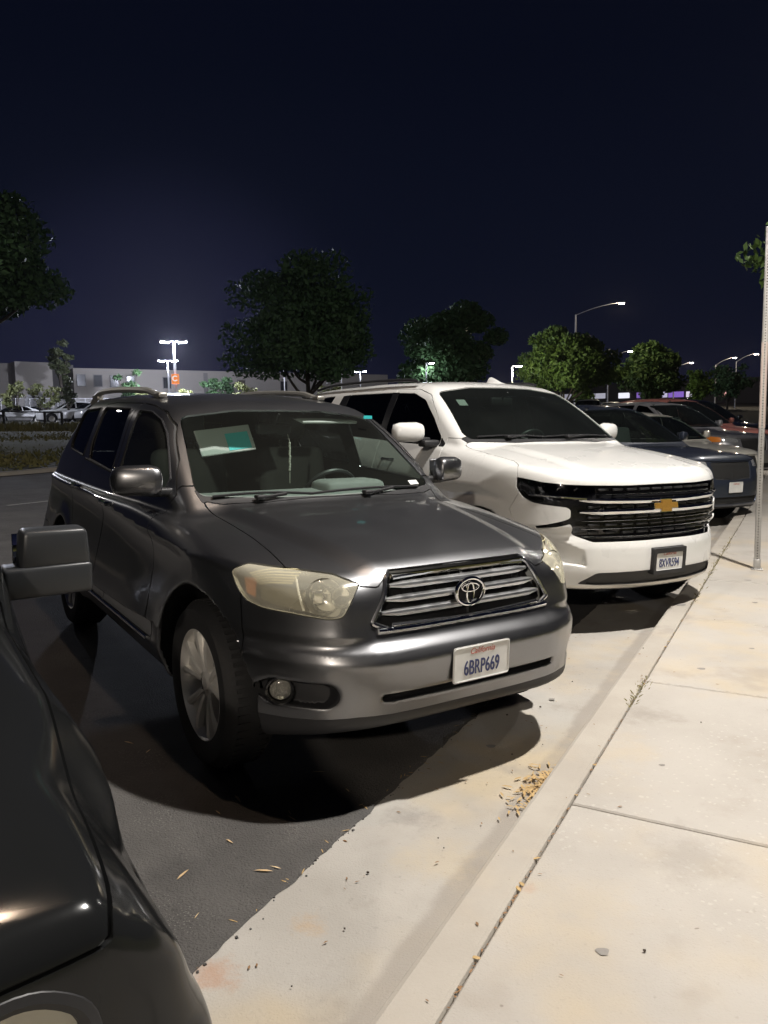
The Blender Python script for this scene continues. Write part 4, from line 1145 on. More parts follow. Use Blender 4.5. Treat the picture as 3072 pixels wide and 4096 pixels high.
# text lies in xy facing +z; stand it up so that it faces car +y (forward): x -> -x_car
FACE_FWD = Matrix(((-1, 0, 0, 0), (0, 0, 1, 0), (0, 1, 0, 0), (0, 0, 0, 1)))

def plate(parent, loc, tilt, number, w=.305, h=.153, frame=False, top=None, num_size=.088):
    p = MB()
    out = rounded([(-w/2, -h/2), (w/2, -h/2), (w/2, h/2), (-w/2, h/2)], .014, 4)
    p.prism(out, 0, .002)
    ring = [(x*.965, .0035, z*.93) for x, z in out]
    p.tube(ring, .0022, 6, closed=True)
    o = p.build('license_plate', mat('plate_white', (.58, .58, .56), .45, noise=(9, .12, (.66, .66, .64))), parent, loc)
    o.rotation_euler = (tilt, 0, 0)
    navy = mat('plate_navy', (.035, .045, .13), .5)
    if number:
        t = link('plate_number', text_mesh(number, num_size, sx=.60, depth=.0016, bold=.0006), navy, o)
        t.matrix_local = Matrix.Translation((0, .0032, -.021)) @ FACE_FWD
    if top:
        t = link('plate_script', text_mesh(top, .036, shear=.35, sx=.95, depth=.0006), mat('plate_red', (.42, .11, .08), .5), o)
        t.matrix_local = Matrix.Translation((0, .0030, .050)) @ FACE_FWD
    if frame:
        q = MB(); fo = rounded([(-w/2-.012, -h/2-.02), (w/2+.012, -h/2-.02), (w/2+.012, h/2+.018), (-w/2-.012, h/2+.018)], .01, 3)
        n = len(fo); fi = rounded([(-w/2+.012, -h/2+.006), (w/2-.012, -h/2+.006), (w/2-.012, h/2-.018), (-w/2+.012, h/2-.018)], .01, 3)
        vs = [(x, .012, z) for x, z in fo] + [(x, .012, z) for x, z in fi] + [(x, -.05, z) for x, z in fo] + [(x, .002, z) for x, z in fi]
        fs = []
        for i in range(n):
            j = (i+1) % n
            fs += [(i, j, n+j, n+i), (2*n+i, 2*n+j, j, i), (n+i, n+j, 3*n+j, 3*n+i)]
        q.add(vs, fs); q.build('plate_frame', mat('black_plastic', (.018, .018, .02), .5), o)
    return o

def wheel(parent, loc, R, rim_r, width, side, tyre_m, rim_m, style='split5', name='wheel'):
    """axle along x; side=+1 when the outer face looks to +x"""
    w = empty(name, None, None); w.parent = parent; w.location = loc
    if side < 0: w.rotation_euler = (0, 0, math.pi)
    h = width/2
    t = MB()
    t.lathe([(rim_r-.01, -h*.95), (rim_r+.02, -h), (R-.035, -h*1.0), (R-.006, -h*.72), (R, -h*.3), (R, h*.3), (R-.006, h*.72), (R-.035, h*1.0), (R-.075, h*1.04), (rim_r+.02, h*.98), (rim_r-.004, h*.9)], axis='x', n=64)
    for k in range(64):   # tread blocks
        a = 2*math.pi*k/64; c, s_ = math.cos(a), math.sin(a)
        for xx in (-.55, .55):
            t.box((xx*h*.75, (R-.001)*c, (R-.001)*s_), (h*.45, .006, .018), rot=Matrix.Rotation(a, 3, 'X'))
    t.build('tyre', tyre_m, w)
    r = MB()
    r.lathe([(rim_r-.012, -h*.85), (rim_r-.03, -h*.3), (rim_r-.035, h*.35), (rim_r-.018, h*.72), (rim_r-.004, h*.92), (rim_r+.004, h*.90), (rim_r+.002, h*.8)], axis='x', n=64)
    rim = r.build('rim', rim_m, w)
    n = 5
    for k in range(n):
        a = 2*math.pi*k/n + .31
        s = MB()
        for sg in (-1, 1):
            prof = []
            for t_, off, wd, xh in ((.0, .014, .030, h*.62), (.25, .024, .032, h*.70), (.6, .042, .036, h*.78), (.86, .060, .042, h*.80), (1.0, .074, .050, h*.78)):
                rr = .055 + (rim_r - .022 - .055)*t_
                prof.append((rr, sg*off, wd, xh))
            vs = []; fs = []
            for rr, off, wd, xh in prof:
                for dx, dw in ((-.030, -wd*.5), (0.0, -wd*.42), (.006, 0), (0.0, wd*.42), (-.030, wd*.5)):
                    u, v = rr, off + dw
                    vs.append((xh + dx, u*math.cos(a) - v*math.sin(a), u*math.sin(a) + v*math.cos(a)))
            for i in range(len(prof)-1):
                for j in range(5):
                    l = (j+1) % 5; fs.append((i*5+j, i*5+l, (i+1)*5+l, (i+1)*5+j))
            s.add(vs, fs, True)
        # web between the two ribs near the hub
        vs = []
        for rr, ww, xh in ((.05, .016, h*.58), (.12, .020, h*.64), (rim_r*.62, .030, h*.66), (rim_r-.025, .055, h*.62)):
            for sg in (-1, 1):
                u, v = rr, sg*ww; vs.append((xh, u*math.cos(a) - v*math.sin(a), u*math.sin(a) + v*math.cos(a)))
        s.add(vs, [(0, 1, 3, 2), (2, 3, 5, 4), (4, 5, 7, 6)], True)
        s.build('spoke', rim_m, w)
    c = MB(); c.lathe([(.0, h*.68), (.03, h*.68), (.036, h*.64), (.062, h*.60), (.068, h*.40)], axis='x', n=24)
    c.build('hub_cap', rim_m, w)
    d = MB(); d.lathe([(.0, -h*.1), (.15, -h*.1), (.155, -h*.05), (.155, h*.05), (.06, h*.12), (0, h*.12)], axis='x', n=40)
    d.build('brake_disc', mat('brake_steel', (.18, .17, .16), .5, .8), w)
    return w

def mirror_shell(name, parent, c, d, m, low_m, side, fold=.0):
    """door mirror: rounded shell that narrows towards its outer rear, glass behind, foot to the door"""
    vs, fs = rbox(d[0]/2, d[1]/2, d[2]/2, min(d)*.42)
    out = []
    for v in vs:
        v = Vector(v); t = v.x/(d[0]/2)*side      # +1 outer end
        y = v.y*(1.0 - .18*t) if v.y > 0 else v.y*.7
        z = v.z*(1.0 - .10*max(t, 0)) - .012*t*0
        out.append(Vector((v.x, y - .03*t, z)) + Vector(c))
    o = MB().add(out, fs, True).build(name, m, parent)
    g = MB(); g.box((c[0], c[1]-d[1]*.37-.006, c[2]), (d[0]*.86, .006, d[2]*.8), bev=.003)
    g.build('mirror_glass', mat('mirror_silver', (.8, .82, .84), .03, 1.0), o)
    a = MB(); a.box((c[0]-side*d[0]*.52, c[1]-.005, c[2]-d[2]*.40), (d[0]*.6, d[1]*.5, d[2]*.28), bev=.015)
    a.build('mirror_foot', low_m, o)
    return o

def seat(parent, x, y, z, m, wide=.5, back=.62, head=True):
    s = MB()
    s.box((x, y+.28, z+.08), (wide, .52, .16), bev=.06)
    s.box((x, y, z+.16+back/2), (wide*.96, .16, back), rot=Matrix.Rotation(.22, 3, 'X'), bev=.06)
    o = s.build('seat', m, parent)
    if head:
        hb = MB(); hb.box((x, y-.10, z+back+.30), (wide*.52, .10, .19), bev=.045)
        hb.tube([(x-.06, y-.09, z+back+.10), (x-.06, y-.1, z+back+.25)], .007, 6); hb.tube([(x+.06, y-.09, z+back+.10), (x+.06, y-.1, z+back+.25)], .007, 6)
        hb.build('headrest', m, o)
    return o

def basis_matrix(cx, cy, heading, lift=0.0):
    up = Vector((-SLOPE*NVX, -SLOPE*NVY, 1)).normalized() if ground_z(cx, cy) > 0 else Vector((0, 0, 1))
    fw = Vector((math.cos(heading), math.sin(heading), 0)); fw = (fw - up*fw.dot(up)).normalized()
    rt = fw.cross(up)
    z = ground_z(cx, cy) + lift
    return Matrix(((rt.x, fw.x, up.x, cx), (rt.y, fw.y, up.y, cy), (rt.z, fw.z, up.z, z), (0, 0, 0, 1)))

BLACK = lambda: mat('black_plastic', (.018, .018, .02), .5)
RUBBER = lambda: mat('tyre_rubber', (.012, .012, .013), .75, bump=(60, .15))
CHROME = lambda: mat('chrome', (.78, .79, .80), .07, 1.0, rvar=(14, .04))
DARK = lambda: mat('dark_void', (.006, .006, .007), .8)

# ================================================================ grey SUV
def build_grey_suv(matrix):
    root = empty('parked_suv', 'dark grey metallic suv with cloudy yellowed headlights and a chrome barred grille', 'suv', group='vehicles parked along the kerb', matrix=matrix)
    f, D = highlander()
    tm = surface(f, (0, -4.0, .15), (1.05, 1.0, 1.80), .0135)
    paint = mat('grey_metallic_paint', (.215, .217, .226), .34, 1.0, coat=.55, coat_rough=.05, rvar=(3, .015), noise=(700, .25, (.27, .272, .282)))
    B = Body(tm, root)
    # openings first
    win = {}
    ws_poly = [(-.2, 1.150, 0), (.45, 1.156), (.700, 1.168, .03), (.722, 1.200, .02), (.622, 1.560, .05), (.3, 1.600), (-.2, 1.606, 0)]
    g_ws = lambda V, N: np.minimum(seg_poly_sd(V[:, 0], V[:, 2], rounded(ws_poly)), np.minimum((N[:, 1] - .12)*.3, -.30 - V[:, 1]))
    front_win = [(-1.515, 1.597, .02), (-1.30, 1.588), (-1.12, 1.545), (-.985, 1.475), (-.88, 1.40), (-.80, 1.335), (-.70, 1.245, .01), (-.70, 1.168, .01), (-1.515, 1.212, .02)]
    rear_win = [(-1.69, 1.608, .02), (-2.36, 1.618, .03), (-2.39, 1.37), (-2.34, 1.268, .03), (-1.66, 1.224, .02)]
    quarter = [(-2.47, 1.618, .02), (-2.98, 1.602, .06), (-3.10, 1.36, .06), (-3.06, 1.312, .03), (-2.55, 1.278, .02)]
    g_fw, g_rw, g_qw = g_side(front_win, .25), g_side(rear_win, .25), g_side(quarter, .25)
    rw_poly = [(-.2, 1.25, 0), (.62, 1.27), (.58, 1.50), (-.2, 1.54, 0)]
    g_tail = lambda V, N: np.minimum(seg_poly_sd(V[:, 0], V[:, 2], rounded(rw_poly, .04)), -N[:, 1]*.2)
    # liner with the same holes
    lin = tm
    for g in (g_ws, g_fw, g_rw, g_qw, g_tail): lin = lin.clip(-(g(lin.V, lin.N) + .006))
    hl_poly = [(.418, .945, .02), (.345, .974, .02), (.182, .966), (.079, .958), (-.022, .948), (-.128, .914, .012), (-.110, .849), (-.088, .797, .02), (-.037, .790, .02), (.117, .806), (.252, .815), (.328, .834), (.377, .877)]
    g_hl = g_diag(hl_poly, .02)
    gr_poly = [(-.2, .949, 0), (.355, .950, .02), (.392, .935, .03), (.424, .860), (.486, .757, .012), (.404, .722, .02), (-.2, .722, 0)]
    g_gr = g_front(gr_poly, .5, .02)
    lin = lin.clip(-g_hl(lin.V, lin.N)).clip(-g_gr(lin.V, lin.N))
    B.put('inner_shell', lin.offset(-.014), mat('cabin_trim', (.045, .045, .045), .75), pair=False, depth=0)
    clear = glass_mat('screen_glass', (.60, .69, .65), 1.0, .0, .012, (.55, .56, .5))
    tint = glass_mat('privacy_glass', (.035, .04, .04), 1.0)
    door_glass = glass_mat('door_glass', (.62, .70, .66), 1.0, .0, .02, (.5, .5, .45))
    wsc = B.put('windscreen', B.take(g_ws, .006), clear, pair=False, depth=0, off=-.003)[0]
    fws = B.put('side_window', B.take(g_fw, .006), door_glass, depth=0, off=-.006)
    B.put('side_window', B.take(g_rw, .006), tint, depth=0, off=-.006)
    B.put('side_window', B.take(g_qw, .006), tint, depth=0, off=-.006)
    B.put('rear_window', B.take(g_tail, .006), tint, pair=False, depth=0, off=-.006)
    # window surrounds in black rubber
    for nm, p in (('window_trim', front_win), ('window_trim', rear_win), ('window_trim', quarter)):
        pts = rounded(p, .03, 6); s3 = on_side(f, [(y, z) for y, z in pts])
        for sg in (1, -1): MB().tube([(q[0]*sg, q[1], q[2]) for q in s3], .0065, 6, closed=True).build(nm, BLACK(), root)
    # headlights
    hl = B.take(g_hl, .004)
    lens_m = glass_mat('clouded_lens', (.97, .95, .86), .9, .10, .30, (.98, .94, .77))
    for sg, t in ((1, hl), (-1, hl.mirror())):
        L = t.skirt(.02).obj('headlight', lens_m, root)
        hs = t.offset(-.085); uu = (np.abs(hs.V[:, 0]) - hs.V[:, 1])*.70711 - .35*(hs.V[:, 2] - .87)
        hs.clip(.095 - uu).obj('lamp_housing', mat('lamp_housing', (.80, .80, .74), .35, .1), L)
        hs.clip(uu - .095).obj('lamp_housing', mat('lamp_housing_dark', (.24, .225, .15), .45, .1), L)
        def at(u, z, d):   # point on the lamp face moved in by d
            p = march(f, [((u*.7071+.9), (-u*.7071+.9), z)], (-1, -1, 0))[0]; p = p + np.array((-.7071, -.7071, 0))*d; return (p[0]*sg, p[1], p[2])
        bowl = MB()
        c = Vector(at(.005, .866, .05)); ax = Vector((.25*sg, .95, .05)).normalized(); rot = Vector((0, 0, 1)).rotation_difference(ax).to_matrix()
        prof = [(.075, .0), (.070, -.012), (.055, -.035), (.035, -.050), (.012, -.056), (.0, -.056)]
        lb = MB().lathe(prof, n=28); bowl.add([rot @ Vector(v) + c for v in lb.v], lb.f, True)
        lb = MB().lathe([(.0, -.01), (.013, -.014), (.016, -.03), (.014, -.05)], n=14); bowl.add([rot @ Vector(v) + c for v in lb.v], lb.f, True)
        bowl.build('reflector', mat('reflector', (.85, .86, .84), .12, 1.0), L)
        bowl = MB(); c = Vector(at(-.065, .866, .048)); lb = MB().lathe([(.045, 0), (.035, -.02), (.0, -.03)], n=20); bowl.add([rot @ Vector(v) + c for v in lb.v], lb.f, True)
        bowl.box(Vector(at(.03, .865, .05)), (.045, .02, .06), rot=Matrix.Rotation(-.4*sg, 3, 'Z'), bev=.008)
        bowl.build('reflector', mat('reflector', (.85, .86, .84), .12, 1.0), L)
        tsg = MB()
        tsg.add([at(.29, .925, .016), at(.35, .92, .016), at(.335, .862, .016), at(.29, .848, .016)], [(0, 1, 2, 3)])
        tsg.build('turn_signal', mat('amber_lens', (.62, .20, .03), .3), L)
        rb = MB()
        for k in range(6):
            z0 = .966 - k*.008
            rb.tube([at(u, z0 - .006 - .035*max(0, (u-.20)/.15)**2 - k*.0025*(u-.0)/.35, .016) for u in np.linspace(.10 + .006*k, .325 - .010*k, 8)], .0032, 5)
        rb.build('lamp_ribs', mat('yellowed_ribs', (.55, .50, .30), .35), L)
        dv = MB(); dv.tube([at(.125, .940, .022), at(.10, .88, .022), at(.075, .815, .022)], .005, 6); dv.build('lamp_divider', mat('lamp_housing', (.62, .61, .54), .4, .15), L)
    # grille
    B.take(g_gr, .004)
    gtm = tm.clip(g_gr(tm.V, tm.N) - .002)
    back = B.put('grille', gtm.offset(-.055), DARK(), pair=False, depth=0)[0]
    fr = rounded(gr_poly[1:-1], .02, 6)
    fr3 = on_front(f, fr); half = [Vector((0, on_front(f, [(0, .943)])[0][1], .943))] + [Vector(p) for p in fr3] + [Vector((0, on_front(f, [(0, .728)])[0][1], .728))]
    ins = []
    for p in half:
        ins.append(Vector((p.x*.975, p.y - .002, .838 + (p.z-.838)*.94)))
    loop = ins + [Vector((-p.x, p.y, p.z)) for p in reversed(ins[1:-1])]
    MB().tube(loop, .011, 8, closed=True).build('grille_surround', mat('satin_chrome', (.55, .56, .58), .22, 1.0), root)
    # broad chrome shelf along the lower edge and smoked upper lip
    def bar(z, xe, rz_, ry_, dy, m, parent, name='grille_bar', taper=True):
        b = MB(); xs = np.linspace(-xe, xe, 25); vs = []; fs = []
        yy = on_front(f, [(x, z) for x in xs])[:, 1]
        for x, y in zip(xs, yy):
            k = 1.0 if not taper else min(1, .45 + 8*(xe - abs(x)))
            for q, (dy_, dz_) in enumerate(((0, .9), (.85, .45), (1, -.1), (.75, -.85), (-.6, -1), (-.8, .6))):
                vs.append((x, y + dy + dy_*ry_*k, z + dz_*rz_*k))
        for i in range(24):
            for j in range(6):
                l = (j+1) % 6; fs.append((i*6+j, i*6+l, (i+1)*6+l, (i+1)*6+j))
        fs += [tuple(range(5, -1, -1)), tuple(24*6+k for k in range(6))]
        b.add(vs, fs, True); return b.build(name, m, parent)
    bar_m = mat('satin_bar', (.72, .73, .74), .34, 1.0, rvar=(20, .05))
    for z, xe in ((.897, .372), (.846, .398), (.795, .424)): bar(z, xe, .0165, .022, -.018, bar_m, root)
    bar(.734, .455, .016, .020, -.006, CHROME(), root, 'grille_lower_bar', taper=False)
    bar(.936, .36, .016, .012, -.008, mat('smoked_chrome', (.30, .29, .26), .12, 1.0), root, 'grille_upper_bar', taper=False)
    for x in np.linspace(-.36, .36, 13):
        y = on_front(f, [(x, .83)])[0][1] - .060
        MB().box((x, y, .835), (.006, .012, .17)).build('grille_rib', DARK(), back)
    # badge of three ellipses
    ec = on_front(f, [(0, .842)])[0]; ey = ec[1] + .016
    ell = lambda a, b, cz, n=40, dz=0, dy=0: [(a*math.cos(t), ey + dy, .842 + cz + b*math.sin(t)) for t in np.linspace(0, 2*math.pi, n, endpoint=False)]
    em = MB(); em.tube(ell(.074, .056, 0), .0085, 8, closed=True); em.tube(ell(.044, .017, .019), .0060, 8, closed=True); em.tube(ell(.019, .044, -.004), .0060, 8, closed=True)
    em.build('badge', CHROME(), root)
    pl = MB(); pl.add([(.074*math.cos(t), ey - .010, .842 + .056*math.sin(t)) for t in np.linspace(0, 2*math.pi, 40, endpoint=False)], [tuple(range(39, -1, -1))]); pl.build('badge_back', DARK(), root)
    # bumper recesses
    gbox = lambda V, N: np.minimum(-(seg_box(V[:, 0], V[:, 2], .625, .842, .443, .540, .045) - .006), np.minimum(f_front_y(D, V) - .014 - V[:, 1], V[:, 1] - .2))
    B.put('fog_lamp_bezel', B.take(gbox, .001), BLACK(), depth=0)
    gslot = lambda V, N: np.minimum(np.minimum(.492 - V[:, 2], V[:, 2] - .456), np.minimum(D['front'](V[:, 0], V[:, 2]) - .009 - V[:, 1], V[:, 1] - .4))
    B.put('bumper_slot', B.take(gslot, .001), BLACK(), pair=False, depth=0)
    for sg in (1, -1):
        c = Vector((.785*sg, .548, .492)); ax = Vector((.50*sg, .86, .03)).normalized(); rot = Vector((0, 0, 1)).rotation_difference(ax).to_matrix()
        a = MB(); lb = MB().lathe([(.060, -.05), (.060, .008), (.056, .013), (.050, .010), (.047, -.01), (.047, -.04)], n=32); a.add([rot @ Vector(v) + c for v in lb.v], lb.f, True)
        fo = a.build('fog_lamp', mat('gloss_black', (.012, .012, .013), .15), root)
        a = MB(); lb = MB().lathe([(.043, -.018), (.030, -.010), (.0, -.006)], n=28); a.add([rot @ Vector(v) + c for v in lb.v], lb.f, True); a.build('fog_lens', glass_mat('fog_glass', (.9, .9, .85), 1, .05, .25, (.7, .68, .6)), fo)
        a = MB(); lb = MB().lathe([(.042, -.02), (.03, -.04), (.0, -.055)], n=24); a.add([rot @ Vector(v) + c for v in lb.v], lb.f, True); a.build('fog_reflector', mat('reflector', (.85, .86, .84), .12, 1.0), fo)
    # lower lip: black strip along the chin
    glip = lambda V, N: np.minimum(np.minimum(.402 - .02*np.maximum(V[:, 0]-.55, 0)/.3 - V[:, 2], V[:, 1] - .30), V[:, 2] - .1)
    B.put('front_lip', B.take(glip, .002), BLACK(), pair=False)
    for wy in (0, -2.79): B.put('wheel_housing', B.take(g_well(D, wy, .4535, .376, .012), 0), DARK(), depth=0)
    B.put('underbody', B.take(lambda V, N: np.minimum((-N[:, 2] - .55)*.1, .5 - V[:, 2]), 0), DARK(), pair=False, depth=0)
    # hood, cowl
    hood_poly = [(-.2, -.352, 0), (.40, -.372), (.62, -.425, .03), (.712, -.482, .03), (.692, -.36), (.690, .08), (.700, .28), (.716, .47, .01), (.655, .540), (.575, .606), (.50, .678), (.45, .78), (-.2, .80, 0)]
    g_hood = lambda V, N: np.minimum(np.minimum(seg_poly_sd(V[:, 0], V[:, 1], rounded(hood_poly, .015)), (N[:, 2] - .05)*.3), np.minimum(V[:, 2] - np.interp(V[:, 0], [0, .36, .43, .5, .6], [.955, .953, .897, .905, .90]), 1.3 - V[:, 2]))
    hood = B.put('hood', B.take(g_hood), paint, pair=False)[0]
    cowl = [(-.2, -.33, 0), (.40, -.355), (.715, -.47, 0), (.73, -.56, 0), (.40, -.47), (-.2, -.44, 0)]
    B.put('cowl', B.take(lambda V, N: np.minimum(np.minimum(seg_poly_sd(V[:, 0], V[:, 1], cowl), 1.19 - V[:, 2]), V[:, 2] - 1.06), .002), BLACK(), pair=False)
    B.put('front_bumper', B.take(lambda V, N: np.minimum(V[:, 1] - np.interp(V[:, 2], [.3, .6, .85], [.30, .40, .36]), np.minimum(.96 - V[:, 2], .955 - V[:, 2] + .0*V[:, 0]))), paint, pair=False)
    # doors, fenders
    fdoor = [(-.615, .445, .02), (-.612, 1.10), (-.590, 1.172, .01), (-.765, 1.335), (-1.02, 1.52), (-1.18, 1.592), (-1.40, 1.628), (-1.60, 1.642, .01), (-1.60, .445, .02)]
    rdoor = [(-1.606, .445, .02), (-1.606, 1.642, .01), (-2.20, 1.650), (-2.425, 1.640, .02), (-2.47, 1.30), (-2.53, 1.02, .05), (-2.36, .74), (-2.29, .445, .02)]
    fd = B.put('door', B.take(g_side(fdoor, .22)), paint)
    rd = B.put('door', B.take(g_side(rdoor, .22)), paint)
    B.put('fender', B.take(lambda V, N: np.minimum(np.minimum(V[:, 1] + .610, 1.212 - V[:, 2]), V[:, 0] - .45)), paint)
    B.put('tail_light', B.take(g_side([(-3.52, 1.19, .02), (-3.60, .98, .03), (-3.86, .97), (-3.80, 1.18)], .0)), mat('red_lens', (.35, .015, .012), .15, coat=1))
    B.put('rear_bumper', B.take(lambda V, N: np.minimum(-3.30 - V[:, 1], .72 - V[:, 2])), paint, pair=False)
    B.put('body', B.rest, paint, pair=False)
    # handles and mouldings
    for d, y0, z0 in ((fd, -1.42, 1.058), (rd, -2.37, 1.085)):
        for sg, o in ((1, d[0]), (-1, d[1])):
            px = on_side(f, [(y, z0) for y in np.linspace(y0-.10, y0+.10, 7)])
            pts = [Vector((p[0]*sg + sg*(.024 if 0 < i < 6 else -.004), p[1], p[2])) for i, p in enumerate(px)]
            MB().tube(smooth_path(pts, 4), .0125, 8, flat=.7).build('door_handle', CHROME(), o)
    for sg in (1, -1):
        pts = on_side(f, [(y, .428) for y in np.linspace(-.68, -2.26, 20)])
        MB().tube([((p[0]+.002)*sg, p[1], p[2]) for p in pts], .012, 6, flat=.5).build('sill_trim', mat('satin_chrome', (.55, .56, .58), .16, 1.0), root)
        pts = on_side(f, [(y, np.interp(y, [-2.4, -1.6, -.7], [1.262, 1.216, 1.160])) for y in np.linspace(-2.45, -.72, 20)])
        MB().tube([((p[0]+.001)*sg, p[1], p[2]) for p in pts], .009, 6).build('belt_moulding', BLACK(), root)
        # roof rails
        rl = smooth_path([(.556*sg, -1.60, 1.688), (.560*sg, -1.72, 1.718), (.566*sg, -1.92, 1.742), (.574*sg, -2.5, 1.758), (.576*sg, -2.98, 1.752), (.57*sg, -3.20, 1.725), (.56*sg, -3.36, 1.675)], 6)
        rl = [Vector((p.x, p.y, p.z - .012)) for p in rl]
        rr = MB().tube(rl, [.026] + [.021]*(len(rl)-2) + [.026], 8, flat=1.2)
        rr.box((.556*sg, -1.62, 1.694), (.062, .12, .035), bev=.014); rr.box((.566*sg, -3.2, 1.70), (.05, .16, .05), bev=.014)
        rr.build('roof_rail', mat('rail_silver', (.34, .33, .30), .38, .7), root)
        # mirrors
        mirror_shell('mirror', root, (.985*sg, -.668, 1.243), (.240, .135, .158), paint, BLACK(), sg)
    MB().tube(on_top(f, [(x, -.5 - .0*x) for x in (.60, .61)]), .006, 6)
    # wipers
    def wiper(x0, x1, zp, cap):
        xs = np.linspace(x0, x1, 10); zz = [1.160 + .012*math.sin(math.pi*i/9) for i in range(10)]
        p = on_front(f, list(zip(xs, zz)))
        w = MB().tube([(q[0], q[1]+.012, q[2]+.004) for q in p], .007, 6, flat=1.6)
        a = on_front(f, [(cap, 1.148), ((cap+x1)/2, 1.165)])
        w.tube([(a[0][0], a[0][1]+.03, a[0][2]+.006), (a[1][0], a[1][1]+.02, a[1][2]+.004)], .009, 6)
        w.box((a[0][0], a[0][1]+.03, a[0][2]+.012), (.055, .05, .022), bev=.009)
        return w.build('wiper', BLACK(), root)
    wiper(.66, .14, 1.15, .44); wiper(.16, -.60, 1.15, -.18)
    # hood washer nozzle, bonnet scratches stay in the paint
    n = on_top(f, [(-.60, -.33)])[0]; MB().box((n[0], n[1], n[2]), (.05, .022, .008), bev=.004).build('washer_nozzle', mat('pale_plastic', (.25, .25, .24), .5), root)
    # stickers on the screen
    def sticker(x, z, w, h, m):
        p = on_front(f, [(x-w/2, z-h/2), (x+w/2, z-h/2), (x+w/2, z+h/2), (x-w/2, z+h/2)]); p[:, 1] += .002
        return MB().poly([tuple(q) for q in p]).build('screen_sticker', m, root)
    sticker(-.60, 1.185, .075, .022, mat('sticker_white', (.7, .7, .68), .6)); sticker(-.525, 1.566, .062, .020, mat('sticker_teal', (.03, .50, .52), .6))
    # plate with its holder
    plate(root, (0, .846, .562), -.02, '6BRP669', top='California')
    # wheels
    tyre = RUBBER(); rim = mat('rim_silver', (.74, .72, .68), .45, .6, rvar=(9, .06))
    for y in (0, -2.79):
        for sg in (1, -1): wheel(root, (sg*.815, y, .376), .376, .250, .235, sg, tyre, rim)
    # cabin
    cloth = mat('seat_cloth', (.16, .165, .165), .85); trim = mat('dash_vinyl', (.30, .305, .30), .7)
    d = MB(); d.box((0, -.77, 1.035), (1.34, .54, .18), rot=Matrix.Rotation(-.04, 3, 'X'), bev=.07); d.box((-.37, -.88, 1.125), (.42, .26, .12), bev=.05)
    d.build('dashboard', trim, root)
    for x in (-.37, .37): seat(root, x, -1.62, .58, cloth)
    seat(root, .36, -2.45, .62, cloth, .55); seat(root, -.36, -2.45, .62, cloth, .55)
    st = MB(); rot = Matrix.Rotation(math.radians(62), 3, 'X'); c = Vector((-.37, -1.12, 1.06))
    st.tube([c + rot @ Vector((.19*math.cos(t), .19*math.sin(t), 0)) for t in np.linspace(0, 2*math.pi, 32, endpoint=False)], .016, 8, closed=True)
    for a in (.2, math.pi-.2, -math.pi/2): st.tube([c, c + rot @ Vector((.18*math.cos(a), .18*math.sin(a), 0))], .016, 6)
    st.lathe([(.0, .03), (.06, .025), (.075, 0)], c=c, n=16)
    st.build('steering_wheel', mat('black_vinyl', (.03, .03, .032), .45), root)
    v = MB(); v.box((.30, -1.20, 1.42), (.36, .016, .17), rot=Matrix.Rotation(.45, 3, 'X') @ Matrix.Rotation(.12, 3, 'Y'), bev=.007); vo = v.build('sun_visor', mat('visor_grey', (.66, .68, .66), .8), root)
    v = MB(); v.box((.22, -1.190, 1.418), (.15, .004, .11), rot=Matrix.Rotation(.45, 3, 'X') @ Matrix.Rotation(.12, 3, 'Y')); v.build('visor_label', mat('label_teal', (.12, .72, .72), .7), vo)
    v = MB(); v.box((-.37, -1.17, 1.545), (.40, .15, .018), rot=Matrix.Rotation(-.2, 3, 'X'), bev=.007); v.build('sun_visor', mat('visor_grey', (.66, .68, .66), .8), root)
    v = MB(); v.box((0, -1.16, 1.49), (.23, .05, .07), bev=.02); v.tube([(0, -1.14, 1.52), (0, -1.08, 1.585)], .01, 6); v.build('rear_view_mirror', BLACK(), root)
    return root, f, D

def g_well(D, wy, R, hub, lip):
    return lambda V, N: np.minimum(np.minimum(R - np.hypot(V[:, 1] - wy, V[:, 2] - hub), D['half'](V[:, 1], V[:, 2]) - lip - V[:, 0]), np.minimum(hub + .6 - V[:, 2], V[:, 0] - .2))

def f_front_y(D, V):
    return D['front'](V[:, 0], np.full(len(V), .55))
